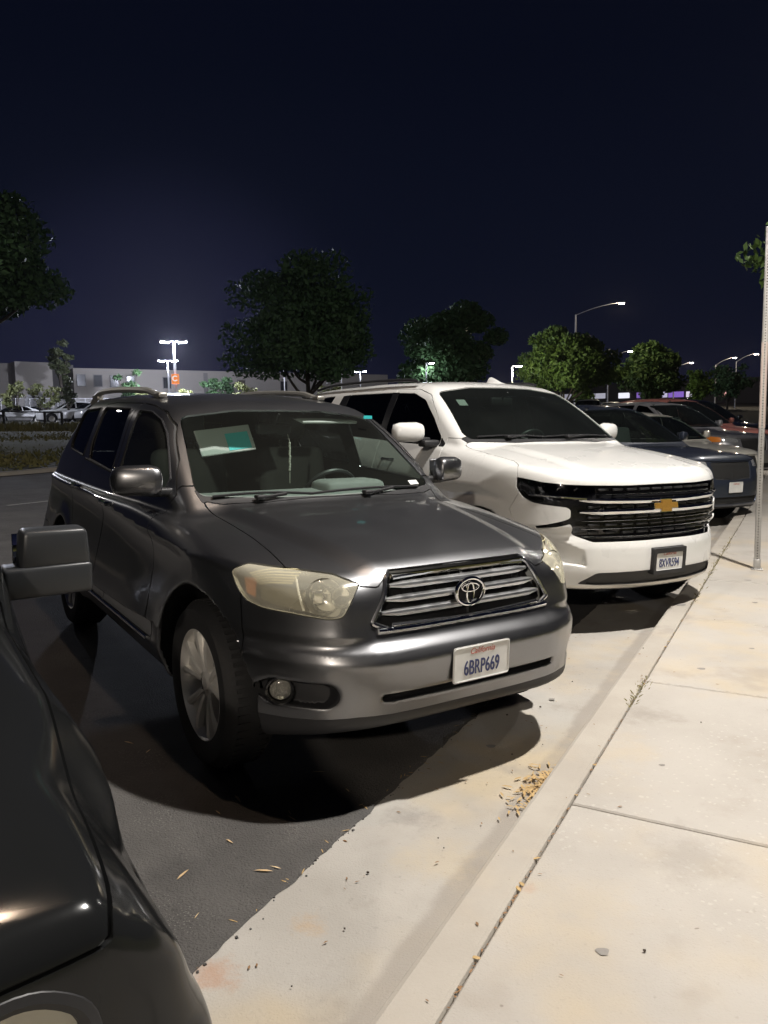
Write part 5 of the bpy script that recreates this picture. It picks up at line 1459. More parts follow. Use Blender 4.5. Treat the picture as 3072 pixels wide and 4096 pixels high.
# ================================================================ white SUV
def build_white_suv(matrix):
    root = empty('parked_suv', 'white full size suv with twin chrome grille bars and a gold badge', 'suv', group='vehicles parked along the kerb', matrix=matrix)
    f, D = tahoe()
    tm = surface(f, (0, -4.5, .2), (1.12, 1.05, 2.0), .0155)
    paint = mat('white_paint', (.72, .72, .705), .30, 0, coat=.8, coat_rough=.04, noise=(3, .25, (.69, .69, .67)), rvar=(4, .05))
    gloss = mat('gloss_black', (.012, .012, .013), .15)
    B = Body(tm, root)
    ws = [(-.2, 1.395, 0), (.5, 1.395), (.80, 1.392, .02), (.825, 1.43, .02), (.71, 1.795, .05), (.35, 1.845), (-.2, 1.852, 0)]
    g_ws = lambda V, N: np.minimum(seg_poly_sd(V[:, 0], V[:, 2], rounded(ws)), np.minimum((N[:, 1] - .12)*.3, -.22 - V[:, 1]))
    fw = [(-1.70, 1.795, .02), (-1.40, 1.785), (-1.16, 1.72), (-.92, 1.56), (-.74, 1.40, .02), (-.74, 1.325, .02), (-1.70, 1.345, .02)]
    rw = [(-1.82, 1.80, .02), (-2.78, 1.795, .02), (-2.83, 1.38, .03), (-1.82, 1.35, .02)]
    qw = [(-3.16, 1.79, .02), (-4.02, 1.755, .05), (-4.10, 1.44, .04), (-3.36, 1.40, .03)]
    gfw, grw, gqw = (g_side(p, .25) for p in (fw, rw, qw))
    pillar = g_side([(-1.69, 1.80, .0), (-1.83, 1.803, 0), (-1.83, 1.35, 0), (-1.69, 1.345, 0)], .25)
    sail = g_side([(-.735, 1.40, 0), (-.735, 1.32, 0), (-.66, 1.32, .03), (-.66, 1.345, .02)], .25)
    cpil = g_side([(-2.77, 1.797, 0), (-2.94, 1.79, 0), (-3.06, 1.40, 0), (-2.82, 1.38, 0)], .25)
    tl = lambda V, N: np.minimum(seg_poly_sd(V[:, 0], V[:, 2], rounded([(-.2, 1.4, 0), (.75, 1.4), (.66, 1.74), (-.2, 1.76, 0)], .05)), -N[:, 1]*.2)
    lin = tm
    for g in (g_ws, gfw, grw, gqw, tl): lin = lin.clip(-(g(lin.V, lin.N) + .006))
    face = [(-.2, 1.100, 0), (.36, 1.094), (.63, 1.099), (.77, 1.102), (.885, 1.114), (.962, 1.140, .005), (.968, 1.065, .01), (.952, 1.0), (.925, .967), (.88, .955), (.772, .942, .012), (.752, .925, .01), (.752, .866, .012), (.79, .845), (.915, .796, .004), (.895, .770, .004), (.752, .826, .01), (.746, .81, .01), (.722, .745, .015), (.612, .697, .02), (-.2, .703, 0)]
    gface = g_front(face, .30, .01)
    B_lin = lin.clip(-gface(lin.V, lin.N))
    B.put('inner_shell', B_lin.offset(-.015), mat('cabin_trim', (.045, .045, .045), .75), pair=False, depth=0)
    tint = glass_mat('privacy_glass', (.035, .04, .04), 1.0)
    B.put('windscreen', B.take(g_ws, .006), glass_mat('screen_glass_green', (.36, .44, .40), 1.0, 0, .016, (.35, .40, .38)), pair=False, depth=0, off=-.003)
    for g in (gfw, grw, gqw): B.put('side_window', B.take(g, .006), tint, depth=0, off=-.005)
    for g in (pillar, cpil, sail): B.put('pillar_trim', B.take(g, .001), gloss, depth=.004)
    B.put('rear_window', B.take(tl, .006), tint, pair=False, depth=0)
    # front face: black panel set in, chrome bars proud of it
    fc = B.take(gface, .003)
    B.put('grille', fc.offset(-.028), gloss, pair=False, depth=0)
    hlp = [(.60, 1.095, .01), (.77, 1.10), (.885, 1.112), (.960, 1.135, .005), (.966, 1.065, .01), (.950, 1.005), (.925, .975, .01), (.70, 1.012, .02), (.60, 1.03, .01)]
    gh = g_front(hlp, .30, .01)
    ht = tm.clip(gh(tm.V, tm.N))
    hb = B.put('headlight', ht.offset(-.002), glass_mat('smoked_lens', (.30, .30, .32), 1.0), depth=.01)
    for sg, L in ((1, hb[0]), (-1, hb[1])):
        for cx in (.70, .80, .885):
            p = on_front(f, [(cx, 1.055)])[0]
            q = MB(); lb = MB().lathe([(.026, 0), (.022, -.012), (.0, -.02)], n=16)
            ax = Vector((.45*sg if cx > .75 else .25*sg, .85, 0)).normalized(); rot = Vector((0, 0, 1)).rotation_difference(ax).to_matrix()
            q.add([rot @ Vector(v) + Vector((p[0]*sg, p[1]-.02, p[2])) for v in lb.v], lb.f, True); q.build('reflector', mat('reflector', (.85, .86, .84), .12, 1.0), L)
        st = on_front(f, [(x, np.interp(x, [.62, .95], [1.002, 1.022])) for x in np.linspace(.66, .935, 14)])
        MB().tube([((p[0])*sg, p[1]+.005, p[2]) for p in st], .0085, 6, flat=.7).build('chrome_strip', CHROME(), L)
    def bar(z, xe, hz, dep, dy, m, name='grille_bar', zend=0.0):
        b = MB(); xs = np.linspace(-xe, xe, 31); yy = on_front(f, [(abs(x), z) for x in xs])[:, 1]; vs = []; fs = []
        for x, y in zip(xs, yy):
            k = min(1, .3 + 6*(xe - abs(x))); zz = z + zend*(abs(x)/xe)**2
            for dy_, dz_ in ((-.4, 1), (.6, .75), (1, .1), (.8, -.6), (.3, -1), (-.6, -1)):
                vs.append((x, y + dy + dy_*dep*k, zz + dz_*hz*k))
        for i in range(30):
            for j in range(6):
                l = (j+1) % 6; fs.append((i*6+j, i*6+l, (i+1)*6+l, (i+1)*6+j))
        fs += [tuple(range(5, -1, -1)), tuple(30*6+k for k in range(6))]
        return b.add(vs, fs, True).build(name, m, root)
    bar(.982, .700, .0225, .022, -.006, CHROME(), zend=.012); bar(.911, .700, .0225, .022, -.006, CHROME())
    for z, xe in ((1.034, .60), (.846, .685), (.789, .680), (.731, .662)): bar(z, xe, .005, .012, -.012, CHROME(), 'grille_line')
    ribm = mat('grille_mesh', (.03, .03, .032), .35)
    for z, xe in ((1.066, .58), (.945, .66), (.870, .66), (.817, .66), (.760, .65)):
        n = 10
        for i in range(n):
            x = -xe + 2*xe*(i+.5)/n; y = on_front(f, [(x, z)])[0][1]
            MB().box((x, y-.022, z), (2*xe/n*.8, .02, .016), rot=Matrix.Rotation(-math.atan2(on_front(f, [(x+.02, z)])[0][1] - y, -.02) if False else 0, 3, 'Z'), bev=.005).build('grille_cell', ribm, root)
    # gold badge
    y0 = on_front(f, [(0, .93)])[0][1] + .010
    outl = [(-.118, -.020), (-.050, -.020), (-.056, -.043), (.044, -.043), (.050, -.020), (.108, -.020), (.118, .020), (.050, .020), (.056, .043), (-.044, .043), (-.050, .020), (-.108, .020)]
    bd = MB(); bd.prism([(x, z+.942) for x, z in outl], y0, y0+.012); bo = bd.build('badge', mat('badge_gold', (.52, .28, .06), .35, .6, noise=(90, .2, (.60, .34, .08))), root)
    bd = MB(); bd.prism([(x*1.10, z*1.16+.942) for x, z in outl], y0-.012, y0+.006); bd.build('badge_rim', CHROME(), bo)
    # cowl, bumper openings
    intake = [(-.2, .488, 0), (.585, .474, .02), (.695, .392, .02), (.57, .384, .02), (-.2, .380, 0)]
    gi = g_front(intake, .3, .01)
    it = B.take(gi, .002); B.put('bumper_intake', it.offset(-.04), BLACK(), pair=False, depth=0)
    B.put('intake_edge', it.clip(-(g_front([(-.2, .482, 0), (.58, .468, .02), (.66, .395, .02), (.57, .390, .02), (-.2, .386, 0)], .3, .01)(it.V, it.N))), BLACK(), pair=False, depth=.04)
    B.put('skid_strip', B.take(lambda V, N: np.minimum(np.minimum(.378 - V[:, 2], V[:, 2] - .350), V[:, 1] - .5), .001), mat('satin_silver', (.62, .60, .55), .3, .6), pair=False)
    B.put('front_lip', B.take(lambda V, N: np.minimum(np.minimum(.349 - V[:, 2], V[:, 1] - .30), V[:, 2] - .1), .001), BLACK(), pair=False)
    for wy in (0, -3.07): B.put('wheel_housing', B.take(g_well(D, wy, .487, .405, .012), 0), DARK(), depth=0)
    B.put('underbody', B.take(lambda V, N: np.minimum((-N[:, 2] - .55)*.1, .5 - V[:, 2]), 0), DARK(), pair=False, depth=0)
    hood_poly = [(-.2, -.265, 0), (.45, -.30), (.78, -.405, .03), (.865, -.43, .02), (.888, -.05), (.886, .25, .03), (.915, .335, .02), (.985, .40, .01), (.985, 1.0, 0), (-.2, 1.0, 0)]
    gho = lambda V, N: np.minimum(np.minimum(seg_poly_sd(V[:, 0], V[:, 1], rounded(hood_poly, .02)), V[:, 2] - np.interp(V[:, 0], [0, .36, .63, .77, .885, .96], [1.095, 1.092, 1.097, 1.10, 1.11, 1.135])), np.minimum(1.6 - V[:, 2], (N[:, 2] + .2)*.2))
    B.put('hood', B.take(gho), paint, pair=False)
    cowl = [(-.2, -.25, 0), (.45, -.28, 0), (.84, -.40, 0), (.86, -.50, 0), (.45, -.36, 0), (-.2, -.33, 0)]
    B.put('cowl', B.take(lambda V, N: np.minimum(np.minimum(seg_poly_sd(V[:, 0], V[:, 1], cowl), 1.42 - V[:, 2]), V[:, 2] - 1.3), .002), BLACK(), pair=False)
    B.put('front_bumper', B.take(lambda V, N: np.minimum(V[:, 1] - np.interp(V[:, 2], [.3, .6, .90, 1.02], [.45, .50, .33, .40]), 1.10 - V[:, 2])), paint, pair=False)
    fdoor = [(-.655, .50, .02), (-.650, 1.25), (-.655, 1.31, .02), (-.90, 1.60), (-1.12, 1.77), (-1.36, 1.825, .04), (-1.76, 1.835, .01), (-1.76, .50, .02)]
    rdoor = [(-1.766, .50, .02), (-1.766, 1.835, .01), (-2.75, 1.825, .03), (-2.92, 1.40), (-2.88, 1.1, .05), (-2.60, .85, .05), (-2.50, .50, .02)]
    fd = B.put('door', B.take(g_side(fdoor, .18)), paint); rd = B.put('door', B.take(g_side(rdoor, .18)), paint)
    B.put('fender', B.take(lambda V, N: np.minimum(np.minimum(V[:, 1] + .650, 1.395 - V[:, 2]), V[:, 0] - .5)), paint)
    B.put('tail_light', B.take(g_side([(-4.02, 1.55, .02), (-4.02, .95, .03), (-4.5, .95), (-4.5, 1.55)], .0)), mat('red_lens', (.35, .015, .012), .15, coat=1))
    B.put('body', B.rest, paint, pair=False)
    for d, y0, z0 in ((fd, -1.50, 1.175), (rd, -2.62, 1.185)):
        for sg, o in ((1, d[0]), (-1, d[1])):
            px = on_side(f, [(y, z0) for y in np.linspace(y0-.11, y0+.11, 7)])
            MB().tube(smooth_path([Vector((p[0]*sg + sg*(.028 if 0 < i < 6 else -.004), p[1], p[2])) for i, p in enumerate(px)], 4), .014, 8, flat=.7).build('door_handle', CHROME(), o)
    for sg in (1, -1):
        rl = smooth_path([(.70*sg, -1.45, 1.895), (.705*sg, -1.65, 1.918), (.71*sg, -2.4, 1.928), (.70*sg, -3.3, 1.915), (.69*sg, -3.8, 1.875)], 6)
        MB().tube(rl, .016, 8).build('roof_rail', BLACK(), root)
        mirror_shell('mirror', root, (1.155*sg, -.875, 1.440), (.265, .15, .168), paint, BLACK(), sg)
        MB().box((.985*sg, -.80, 1.345), (.16, .12, .06), bev=.02).build('mirror_bracket', BLACK(), root)
    fin = MB(); q = on_top(f, [(0, -.0)])[0]
    def wiper(x0, x1, cap):
        p = on_front(f, [(x, 1.405 + .012*math.sin(math.pi*i/9)) for i, x in enumerate(np.linspace(x0, x1, 10))])
        w = MB().tube([(q[0], q[1]+.012, q[2]+.004) for q in p], .007, 6, flat=1.6)
        a = on_front(f, [(cap, 1.40), ((cap+x1)/2, 1.415)])
        w.tube([(a[0][0], a[0][1]+.03, a[0][2]+.006), (a[1][0], a[1][1]+.02, a[1][2]+.004)], .009, 6); w.box((a[0][0], a[0][1]+.03, a[0][2]+.012), (.06, .05, .022), bev=.009)
        w.build('wiper', BLACK(), root)
    wiper(.74, .10, .48); wiper(.12, -.70, -.14)
    fz_ = on_top(f, [(-.30, -1.45), (-.30, -1.72)])
    fn = MB(); z0 = fz_[0][2] - .004
    prof = [(-1.42, 0), (-1.50, .018), (-1.60, .052), (-1.66, .070), (-1.70, .066), (-1.72, 0)]
    vs = []; fs = []
    for y, h in prof:
        for x, hh in ((-.032, -.005), (-.016, h*.7), (0, h), (.016, h*.7), (.032, -.005)): vs.append((-.30 + x, y, z0 + hh + (fz_[1][2]-fz_[0][2])*(-1.42-y)/.3))
    for i in range(5):
        for j in range(4): fs.append((i*5+j, i*5+j+1, (i+1)*5+j+1, (i+1)*5+j))
    fn.add(vs, fs, True).build('roof_antenna', paint, root)
    pb = MB(); pb.box((0, .925, .548), (.33, .05, .19), bev=.006); pb.build('plate_bracket', BLACK(), root)
    plate(root, (0, .962, .545), -.03, '8XVR594', frame=True, top='California')
    tyre = RUBBER(); rim = mat('rim_silver', (.74, .72, .68), .45, .6, rvar=(9, .06))
    for y in (0, -3.07):
        for sg in (1, -1): wheel(root, (sg*.88, y, .405), .405, .265, .27, sg, tyre, rim)
    cloth = mat('seat_cloth_dark', (.03, .03, .032), .85)
    d = MB(); d.box((0, -.80, 1.22), (1.5, .6, .24), bev=.09); d.build('dashboard', mat('dash_dark', (.05, .05, .052), .7), root)
    for x in (-.42, .42): seat(root, x, -1.75, .85, cloth, .56)
    for x in (-.42, .42): seat(root, x, -2.65, .85, cloth, .56)
    st = MB(); rot = Matrix.Rotation(math.radians(62), 3, 'X'); c = Vector((-.42, -1.2, 1.28))
    st.tube([c + rot @ Vector((.19*math.cos(t), .19*math.sin(t), 0)) for t in np.linspace(0, 2*math.pi, 32, endpoint=False)], .016, 8, closed=True)
    st.build('steering_wheel', mat('black_vinyl', (.03, .03, .032), .45), root)
    v = MB(); v.box((.50, -1.02, 1.70), (.095, .006, .085), rot=Matrix.Rotation(.9, 3, 'X'), bev=.002); v.build('toll_tag', mat('visor_grey', (.66, .68, .66), .8), root)
    v = MB(); v.box((0, -1.10, 1.72), (.25, .05, .075), bev=.02); v.tube([(0, -1.08, 1.75), (0, -1.0, 1.80)], .01, 6); v.build('rear_view_mirror', BLACK(), root)
    return root, f, D

# ================================================================ black SUV at the left edge
def build_black_suv(matrix):
    root = empty('parked_suv', 'glossy black suv seen from its front corner with a boxy two step mirror', 'suv', group='vehicles parked along the kerb', matrix=matrix)
    f, D = black_suv()
    tm = surface(f, (0, -3.9, .2), (1.08, 1.1, 1.78), .0145)
    paint = mat('black_car_paint', (.009, .0095, .010), .14, 0, rvar=(5, .05), spec=.30)
    B = Body(tm, root)
    ws = [(-.2, 1.085, 0), (.5, 1.09), (.745, 1.10, .02), (.765, 1.14, .02), (.66, 1.53, .05), (.3, 1.57), (-.2, 1.575, 0)]
    g_ws = lambda V, N: np.minimum(seg_poly_sd(V[:, 0], V[:, 2], rounded(ws)), np.minimum((N[:, 1] - .12)*.3, -.4 - V[:, 1]))
    fw = [(-1.55, 1.52, .02), (-1.2, 1.50), (-.80, 1.24), (-.72, 1.13, .02), (-1.55, 1.13, .02)]; rw = [(-1.66, 1.52, .02), (-2.45, 1.51, .03), (-2.5, 1.13, .03), (-1.66, 1.13, .02)]; qw = [(-2.6, 1.5, .02), (-3.2, 1.48, .05), (-3.25, 1.15, .04), (-2.65, 1.13, .03)]
    gs = [g_side(p, .25) for p in (fw, rw, qw)]
    lin = tm
    for g in [g_ws] + gs: lin = lin.clip(-(g(lin.V, lin.N) + .006))
    B.put('inner_shell', lin.offset(-.015), mat('cabin_trim', (.045, .045, .045), .75), pair=False, depth=0)
    B.put('windscreen', B.take(g_ws, .006), glass_mat('screen_glass', (.60, .69, .65), 1.0, .0, .012, (.55, .56, .5)), pair=False, depth=0, off=-.003)
    for g in gs: B.put('side_window', B.take(g, .006), glass_mat('privacy_glass', (.035, .04, .04), 1.0), depth=0, off=-.005)
    hl = [(.40, .84, .03), (.66, .852, .05), (.732, .80, .05), (.728, .66, .04), (.62, .60, .05), (.42, .61, .04)]
    gh = g_front(hl, .4, .03)
    t = B.take(gh, .004)
    for sg, q in ((1, t), (-1, t.mirror())):
        L = q.offset(-.014).obj('headlight', glass_mat('clouded_lens', (.97, .95, .86), .9, .10, .30, (.98, .94, .77)), root)
        q.offset(-.09).obj('lamp_housing', mat('lamp_housing', (.62, .61, .54), .4, .15), L)
        ring = [(p[0]*sg, p[1]-.012, p[2]) for p in on_front(f, rounded(hl, .03, 6))]
        MB().tube(ring, .016, 8, closed=True).build('lamp_surround', BLACK(), L)
    sig = [(.03, .615, .03), (.20, .60, .03), (.21, .545, .03), (.04, .535, .03)]
    gsig = lambda V, N: np.minimum(seg_poly_sd((V[:, 0]-V[:, 1])*.70711, V[:, 2], rounded(sig, .03)), np.minimum(V[:, 1] - .3, np.minimum(V[:, 0] - .80, (N[:, 0] - .2)*.2)))
    t = B.take(gsig, .006)
    B.put('side_signal', t.offset(-.004), mat('pale_lens', (.42, .42, .30), .25, coat=1), depth=.01)
    gr = [(-.2, .86, 0), (.33, .86, .03), (.31, .62, .03), (-.2, .62, 0)]
    B.put('grille', B.take(g_front(gr, .4, .02), .004).offset(-.05), DARK(), pair=False, depth=0)
    for wy in (0, -2.65): B.put('wheel_housing', B.take(g_well(D, wy, .457, .375, .012), 0), DARK(), depth=0)
    B.put('underbody', B.take(lambda V, N: np.minimum((-N[:, 2] - .55)*.1, .5 - V[:, 2]), 0), DARK(), pair=False, depth=0)
    hood_poly = [(-.2, -.47, 0), (.45, -.50), (.74, -.585, .03), (.812, -.62, .02), (.812, .1), (.775, .78, .04), (.735, .93, .02), (-.2, .99, 0)]
    B.put('hood', B.take(lambda V, N: np.minimum(np.minimum(seg_poly_sd(V[:, 0], V[:, 1], rounded(hood_poly, .02)), V[:, 2] - .872), np.minimum(1.3 - V[:, 2], N[:, 2] + .1)), .007), paint, pair=False)
    B.put('cowl', B.take(lambda V, N: np.minimum(np.minimum(seg_poly_sd(V[:, 0], V[:, 1], [(-.2, -.45), (.45, -.48), (.79, -.57), (.80, -.66), (.45, -.57), (-.2, -.54)]), 1.115 - V[:, 2]), V[:, 2] - 1.0), .002), BLACK(), pair=False)
    B.put('front_bumper', B.take(lambda V, N: np.minimum(V[:, 1] - .40, .585 - V[:, 2])), paint, pair=False)
    fdoor = [(-.70, .45, .02), (-.69, 1.05), (-.80, 1.28), (-1.2, 1.56, .05), (-1.6, 1.58, .01), (-1.6, .45, .02)]; rdoor = [(-1.606, .45, .02), (-1.606, 1.58, .01), (-2.5, 1.57, .03), (-2.55, 1.05, .05), (-2.2, .75, .05), (-2.13, .45, .02)]
    fd = B.put('door', B.take(g_side(fdoor, .18)), paint); B.put('door', B.take(g_side(rdoor, .18)), paint)
    B.put('fender', B.take(lambda V, N: np.minimum(np.minimum(V[:, 1] + .70, 1.115 - V[:, 2]), V[:, 0] - .5)), paint)
    B.put('body', B.rest, paint, pair=False)
    blackp = mat('satin_black_mirror', (.026, .028, .031), .38)
    for sg in (1, -1):
        vs, fs = rbox(.112, .062, .066, .020); 
        m = MB()
        m.add([Vector((v.x*(1 - .10*(v.z/.066 + 1)/2) + .012, v.y*1.0, v.z)) + Vector((1.006, -.94, 1.126)) for v in map(Vector, vs)] if sg > 0 else [Vector((-(v.x*(1 - .10*(v.z/.066 + 1)/2) + .012) - 1.006, v.y - .94, v.z + 1.126)) for v in map(Vector, vs)], fs if sg > 0 else [tuple(reversed(q)) for q in fs], True)
        mo = m.build('mirror', blackp, root)
        vs, fs = rbox(.138, .066, .052, .015)
        m = MB(); m.add([Vector((sg*(v.x + .992), v.y - .935, v.z + 1.022 + .07*(v.x)*.25)) for v in map(Vector, vs)], fs if sg > 0 else [tuple(reversed(q)) for q in fs], True); m.build('mirror_base', blackp, mo)
        m = MB(); m.box((sg*.87, -.93, .985), (.26, .07, .035), bev=.012); m.build('mirror_arm', blackp, mo)
        m = MB(); m.box((sg*1.0, -1.005, 1.09), (.20, .006, .16), bev=.002); m.build('mirror_glass', mat('mirror_silver', (.8, .82, .84), .03, 1.0), mo)
    tyre = RUBBER(); rim = mat('rim_silver', (.74, .72, .68), .45, .6, rvar=(9, .06))
    for y in (0, -2.65):
        for sg in (1, -1): wheel(root, (sg*.80, y, .375), .375, .235, .235, sg, tyre, rim)
    d = MB(); d.box((0, -.95, .98), (1.3, .5, .2), bev=.07); d.build('dashboard', mat('dash_vinyl', (.30, .305, .30), .7), root)
    for x in (-.37, .37): seat(root, x, -1.7, .58, mat('seat_cloth', (.16, .165, .165), .85))
    return root, f, D

# ================================================================ cars further off
def build_common(name, label, cat, matrix, paint, h=.035, group=None, detail=True, rack=False, plate_no=None, amber=False, **k):
    root = empty(name, label, cat, group=group, matrix=matrix)
    f, D = common_car(**k)
    w, fo, r, H, cab, belt, hz, nz, ty, wb = (D[c] for c in ('w', 'fo', 'r', 'H', 'cab', 'belt', 'hood_z', 'nose_z', 'tyre', 'wb'))
    tm = surface(f, (0, r-.2, .1), (w+.1, fo+.15, H+.1), h)
    B = Body(tm, root); B.GAP = .012
    zt = H - .075
    ws = [(-.2, hz+.03, 0), (w*.80, hz+.04, .04), (w*.70, zt-.03, .05), (-.2, zt, 0)]
    gws = lambda V, N: np.minimum(seg_poly_sd(V[:, 0], V[:, 2], rounded(ws, .03)), np.minimum((N[:, 1] - .12)*.3, cab + .05 - V[:, 1]))
    tf = D['top_f']; a = belt + .02; box = k.get('box', .5)
    rear_y = r + .45 + (1-box)*1.0
    fw = [(tf-.42, zt-.02, .02), (tf-.12, zt-.06), (cab-.32, a+.02, .03), (tf-.42, a, .02)]
    rw = [(tf-.52, zt-.02, .02), (rear_y+.35, zt-.05, .05), (rear_y, a+.04, .06), (tf-.52, a, .02)]
    gs = [g_side(p, .2) for p in (fw, rw)]
    gt = lambda V, N: np.minimum(seg_poly_sd(V[:, 0], V[:, 2], rounded([(-.2, belt+.05, 0), (w*.7, belt+.05), (w*.62, H-.12), (-.2, H-.1, 0)], .05)), -N[:, 1]*.2 - .02)
    lin = tm
    for g in [gws] + gs + [gt]: lin = lin.clip(-(g(lin.V, lin.N) + .004))
    B.put('inner_shell', lin.offset(-.02), mat('cabin_trim', (.045, .045, .045), .75), pair=False, depth=0)
    B.put('windscreen', B.take(gws, .004), glass_mat('screen_glass_green', (.36, .44, .40), 1.0, 0, .016, (.35, .40, .38)), pair=False, depth=0)
    for g in gs: B.put('side_window', B.take(g, .004), glass_mat('privacy_glass', (.035, .04, .04), 1.0), depth=0)
    B.put('rear_window', B.take(gt, .004), glass_mat('privacy_glass', (.035, .04, .04), 1.0), pair=False, depth=0)
    if detail:
        hl = [(w*.52, nz-.14, .02), (w*.52, nz-.05, .02), (w*.94, nz-.01, .03), (w*.96, nz-.13, .03)]
        t = B.take(g_front(hl, fo-.75, .02), .004)
        hs = B.put('headlight', t.offset(-.002), mat('lamp_lens', (.42, .43, .44), .12, .5, coat=1), depth=.01)
        if amber:
            ta = tm.clip(g_front([(w*.84, nz-.13, .01), (w*.82, nz-.03, .01), (w*.97, nz-.01, .02), (w*.97, nz-.13, .02)], fo-.9, .01)(tm.V, tm.N))
            B.put('turn_signal', ta.offset(.003), mat('amber_lens', (.62, .20, .03), .3), depth=.0)
        gr = [(-.2, nz-.06, 0), (w*.46, nz-.06, .03), (w*.42, nz-.30, .03), (-.2, nz-.32, 0)]
        gb = B.put('grille', B.take(g_front(gr, fo-.4, .02), .004).offset(-.02), mat('gloss_black', (.012, .012, .013), .15), pair=False, depth=0)[0]
        lo = [(-.2, .46, 0), (w*.7, .46, .03), (w*.66, .36, .03), (-.2, .35, 0)]
        B.put('bumper_intake', B.take(g_front(lo, fo-.6, .02), .004).offset(-.02), BLACK(), pair=False, depth=0)
        yb = on_front(f, [(0, .6)])[0][1]
        if plate_no is not None: plate(root, (0, yb+.012, .60), 0, plate_no, top='California')
        for sg in (1, -1): mirror_shell('mirror', root, ((w+.13)*sg, cab-.42, a+.07), (.22, .12, .15), paint, BLACK(), sg)
        fdo = [(cab-.15, .45, .02), (cab-.13, belt-.02), (tf-.1, H-.06, .05), (tf-.47, H-.05, .01), (tf-.47, .45, .02)]
        B.put('door', B.take(g_side(fdo, .15)), paint, depth=.02)
        hp = [(-.2, cab+.12, 0), (w*.78, cab-.02, .04), (w*.80, fo-.5, .04), (w*.66, fo+.2, 0), (-.2, fo+.2, 0)]
        B.put('hood', B.take(lambda V, N: np.minimum(np.minimum(seg_poly_sd(V[:, 0], V[:, 1], rounded(hp, .03)), V[:, 2] - (nz-.045)), np.minimum(hz+.05 - V[:, 2], N[:, 2] + .1))), paint, pair=False, depth=.02)
    for wy in (0, -wb): B.put('wheel_housing', B.take(g_well(D, wy, ty + .064, ty, .015), 0), DARK(), depth=0)
    B.put('underbody', B.take(lambda V, N: np.minimum((-N[:, 2] - .55)*.1, .45 - V[:, 2]), 0), DARK(), pair=False, depth=0)
    B.put('body', B.rest, paint, pair=False, depth=.02 if detail else 0)
    tyre = RUBBER(); rim = mat('rim_silver', (.74, .72, .68), .45, .6, rvar=(9, .06))
    for y in (0, -wb):
        for sg in (1, -1):
            if detail: wheel(root, (sg*(w-.125), y, ty), ty, ty*.64, .22, sg, tyre, rim)
            else:
                wo = empty('wheel', None, None); wo.parent = root; wo.location = (sg*(w-.115), y, ty)
                MB().lathe([(ty*.6, -.1), (ty-.02, -.1), (ty, -.06), (ty, .06), (ty-.02, .1), (ty*.6, .1)], axis='x', n=24).build('tyre', tyre, wo)
                MB().lathe([(0, .07*sg), (ty*.35, .06*sg), (ty*.62, .09*sg)], axis='x', n=20).build('rim', rim, wo)
    for x in (-.36, .36): seat(root, x, cab-1.15, belt-.55, mat('seat_cloth', (.16, .165, .165), .85))
    if rack:
        for sg in (1, -1): MB().tube(smooth_path([(w*.62*sg, tf-.4, H-.02), (w*.63*sg, tf-.55, H+.03), (w*.63*sg, r+1.0, H+.02), (w*.61*sg, r+.75, H-.05)], 5), .016, 6).build('roof_rail', BLACK(), root)
    return root
# ---------------------------------------------------------------- place the vehicles
grey_at = basis_matrix(-.0788, 3.8520, -.99222)
build_grey_suv(grey_at)
ch = MB(); bx, by = -.103, -1.145
for i in range(11): ch.lathe([(.0, .010), (.006, .007), (.008, 0), (.006, -.007), (.0, -.010)], c=(bx + .002*math.sin(i*2.1), by, 1.40 - i*.0165), n=8)
ch.tube([(bx+.02, by+.0, 1.475), (bx, by, 1.41)], .0015, 4); ch.tube([(bx, by, 1.22), (bx, by, 1.15)], .003, 4)
co = ch.build('bead_charm', mat('bead_ivory', (.72, .70, .62), .5)); co.matrix_world = grey_at; tag(co, 'string of ivory beads hanging behind the windscreen of the grey suv', 'charm')
build_white_suv(basis_matrix(1.6087, 6.4243, -1.07208))
build_black_suv(basis_matrix(*BLACK_POS, -.99222))
row = 'vehicles parked along the kerb'
dark_paint = mat('slate_paint', (.036, .045, .068), .34, .4, coat=1.0, coat_rough=.06)
build_common('parked_suv', 'dark slate blue suv with a wide black grille parked beyond the white suv', 'suv', basis_matrix(4.55, 11.84, -1.05), dark_paint, .024, row, plate_no='',
             L=5.0, W=1.93, H=1.80, hood_z=1.16, nose_z=1.02, wb=3.0, fo=.95, cab=-.45, tyre=.385, box=.85)
build_common('parked_car', 'pale cream crossover half hidden behind the dark slate suv', 'car', basis_matrix(6.02, 14.55, -1.05), mat('cream_paint', (.56, .54, .48), .3, 0, coat=.8), .03, row,
             L=4.6, W=1.85, H=1.62, hood_z=1.06, nose_z=.90, wb=2.7, fo=.90, cab=-.35, tyre=.35, box=.75)
build_common('parked_suv', 'silver suv with amber and clear headlights in the middle of the row', 'suv', basis_matrix(7.49, 17.25, -1.05), mat('silver_paint', (.40, .40, .42), .34, .7, coat=.8), .03, row, amber=True,
             L=4.8, W=1.92, H=1.80, hood_z=1.18, nose_z=1.04, wb=2.79, fo=.92, cab=-.42, tyre=.39, box=.9)
build_common('parked_suv', 'dusty red suv of which mostly the roof shows over the silver one', 'suv', basis_matrix(8.96, 19.96, -1.05), mat('red_paint', (.30, .12, .10), .35, .1, coat=.6), .04, row,
             L=4.9, W=1.95, H=1.86, hood_z=1.15, nose_z=1.0, wb=2.9, fo=.95, cab=-.4, tyre=.39, box=.9)
build_common('parked_suv', 'black suv at the far end of the row beside the sign post', 'suv', basis_matrix(10.43, 22.66, -1.05), mat('black_paint', (.010, .0105, .011), .28, .2, coat=1.0, coat_rough=.05), .04, row,
             L=4.9, W=1.98, H=1.82, hood_z=1.15, nose_z=1.0, wb=2.9, fo=.95, cab=-.4, tyre=.39, box=.9)
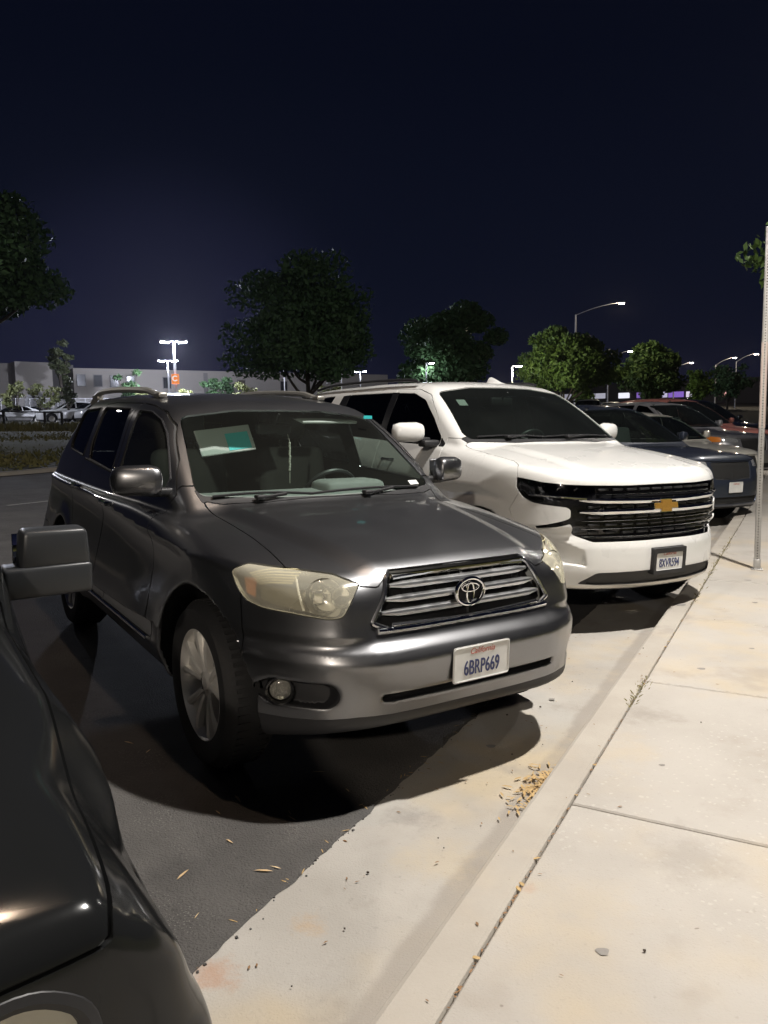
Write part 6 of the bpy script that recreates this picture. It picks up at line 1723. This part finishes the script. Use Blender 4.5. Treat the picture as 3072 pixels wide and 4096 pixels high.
t = link('letter', text_mesh('C', .66, depth=.01, bold=.02), mat('sign_white', (.8, .8, .8), .5, emit=((1, .9, .85), .6)), LETTER[0]); t.matrix_local = Matrix.Rotation(-.26, 4, 'Z') @ Matrix.Translation((.02, -.345, 0)) @ Matrix.Rotation(math.pi/2, 4, 'X')
far = 'cars in the second lot'
wp = mat('white_car_paint', (.70, .70, .70), .35, 0, coat=.7); dp = mat('grey_car_paint', (.06, .06, .07), .35, .4, coat=.7)
sedan = dict(L=4.7, W=1.82, H=1.46, hood_z=.98, nose_z=.80, wb=2.75, fo=.92, cab=-.40, tyre=.33, box=.15, screen=1.75)
suv = dict(L=4.7, W=1.88, H=1.72, hood_z=1.10, nose_z=.95, wb=2.75, fo=.92, cab=-.42, tyre=.37, box=.85)
hatch = dict(L=4.2, W=1.78, H=1.50, hood_z=.98, nose_z=.80, wb=2.6, fo=.85, cab=-.40, tyre=.32, box=.7, screen=1.6)
for nm, lb, px, d, kw, pm, hd in (('parked_car', 'white sedan farthest left in the second lot', 5, 66, sedan, wp, -2.2), ('parked_car', 'dark grey sedan between white cars in the second lot', 92, 67, sedan, dp, -2.25), ('parked_suv', 'white suv in the second lot before the second pale tree', 215, 65, suv, wp, -2.55), ('parked_car', 'white hatchback beside the darker young tree', 305, 61, hatch, wp, -2.3), ('parked_car', 'white sedan half hidden behind the rear of the grey suv', 372, 60, sedan, wp, -2.3)):
    x, y, z = polar(px, d); build_common(nm, lb, 'car' if nm == 'parked_car' else 'suv', Matrix.Translation((x, y, 2.2)) @ Matrix.Rotation(hd - math.pi/2, 4, 'Z'), pm, .07, far, detail=False, **kw)
for nm, lb, px, d, kw, pm, hd in (('parked_suv', 'white suv behind the dark slate suv roof', 2345, 46, suv, wp, -1.9), ('parked_car', 'white hatchback behind the dark slate suv roof', 2440, 52, hatch, wp, -1.9), ('parked_car', 'white sedan just past the roof of the white suv', 2235, 58, sedan, wp, -1.9)):
    x, y, z = polar(px, d); build_common(nm, lb, 'car' if nm == 'parked_car' else 'suv', Matrix.Translation((x, y, ground_z(x, y))) @ Matrix.Rotation(hd - math.pi/2, 4, 'Z'), pm, .07, 'cars across the first lot', detail=False, **kw)

# ---------------------------------------------------------------- thin night haze that the lamps glow in
hz = MB(); hz.box((0, 60, 11.5), (900, 900, 25)); ho = hz.build('haze', None); ho['kind'] = 'stuff'
hm = bpy.data.materials.new('haze_air'); hm.use_nodes = True; hn = hm.node_tree; hn.nodes.clear()
pv = hn.nodes.new('ShaderNodeVolumePrincipled'); pv.inputs['Color'].default_value = (.86, .86, .95, 1); pv.inputs['Density'].default_value = .00011; pv.inputs['Anisotropy'].default_value = .7
mo_ = hn.nodes.new('ShaderNodeOutputMaterial'); hn.links.new(pv.outputs[0], mo_.inputs['Volume']); ho.data.materials.append(hm)
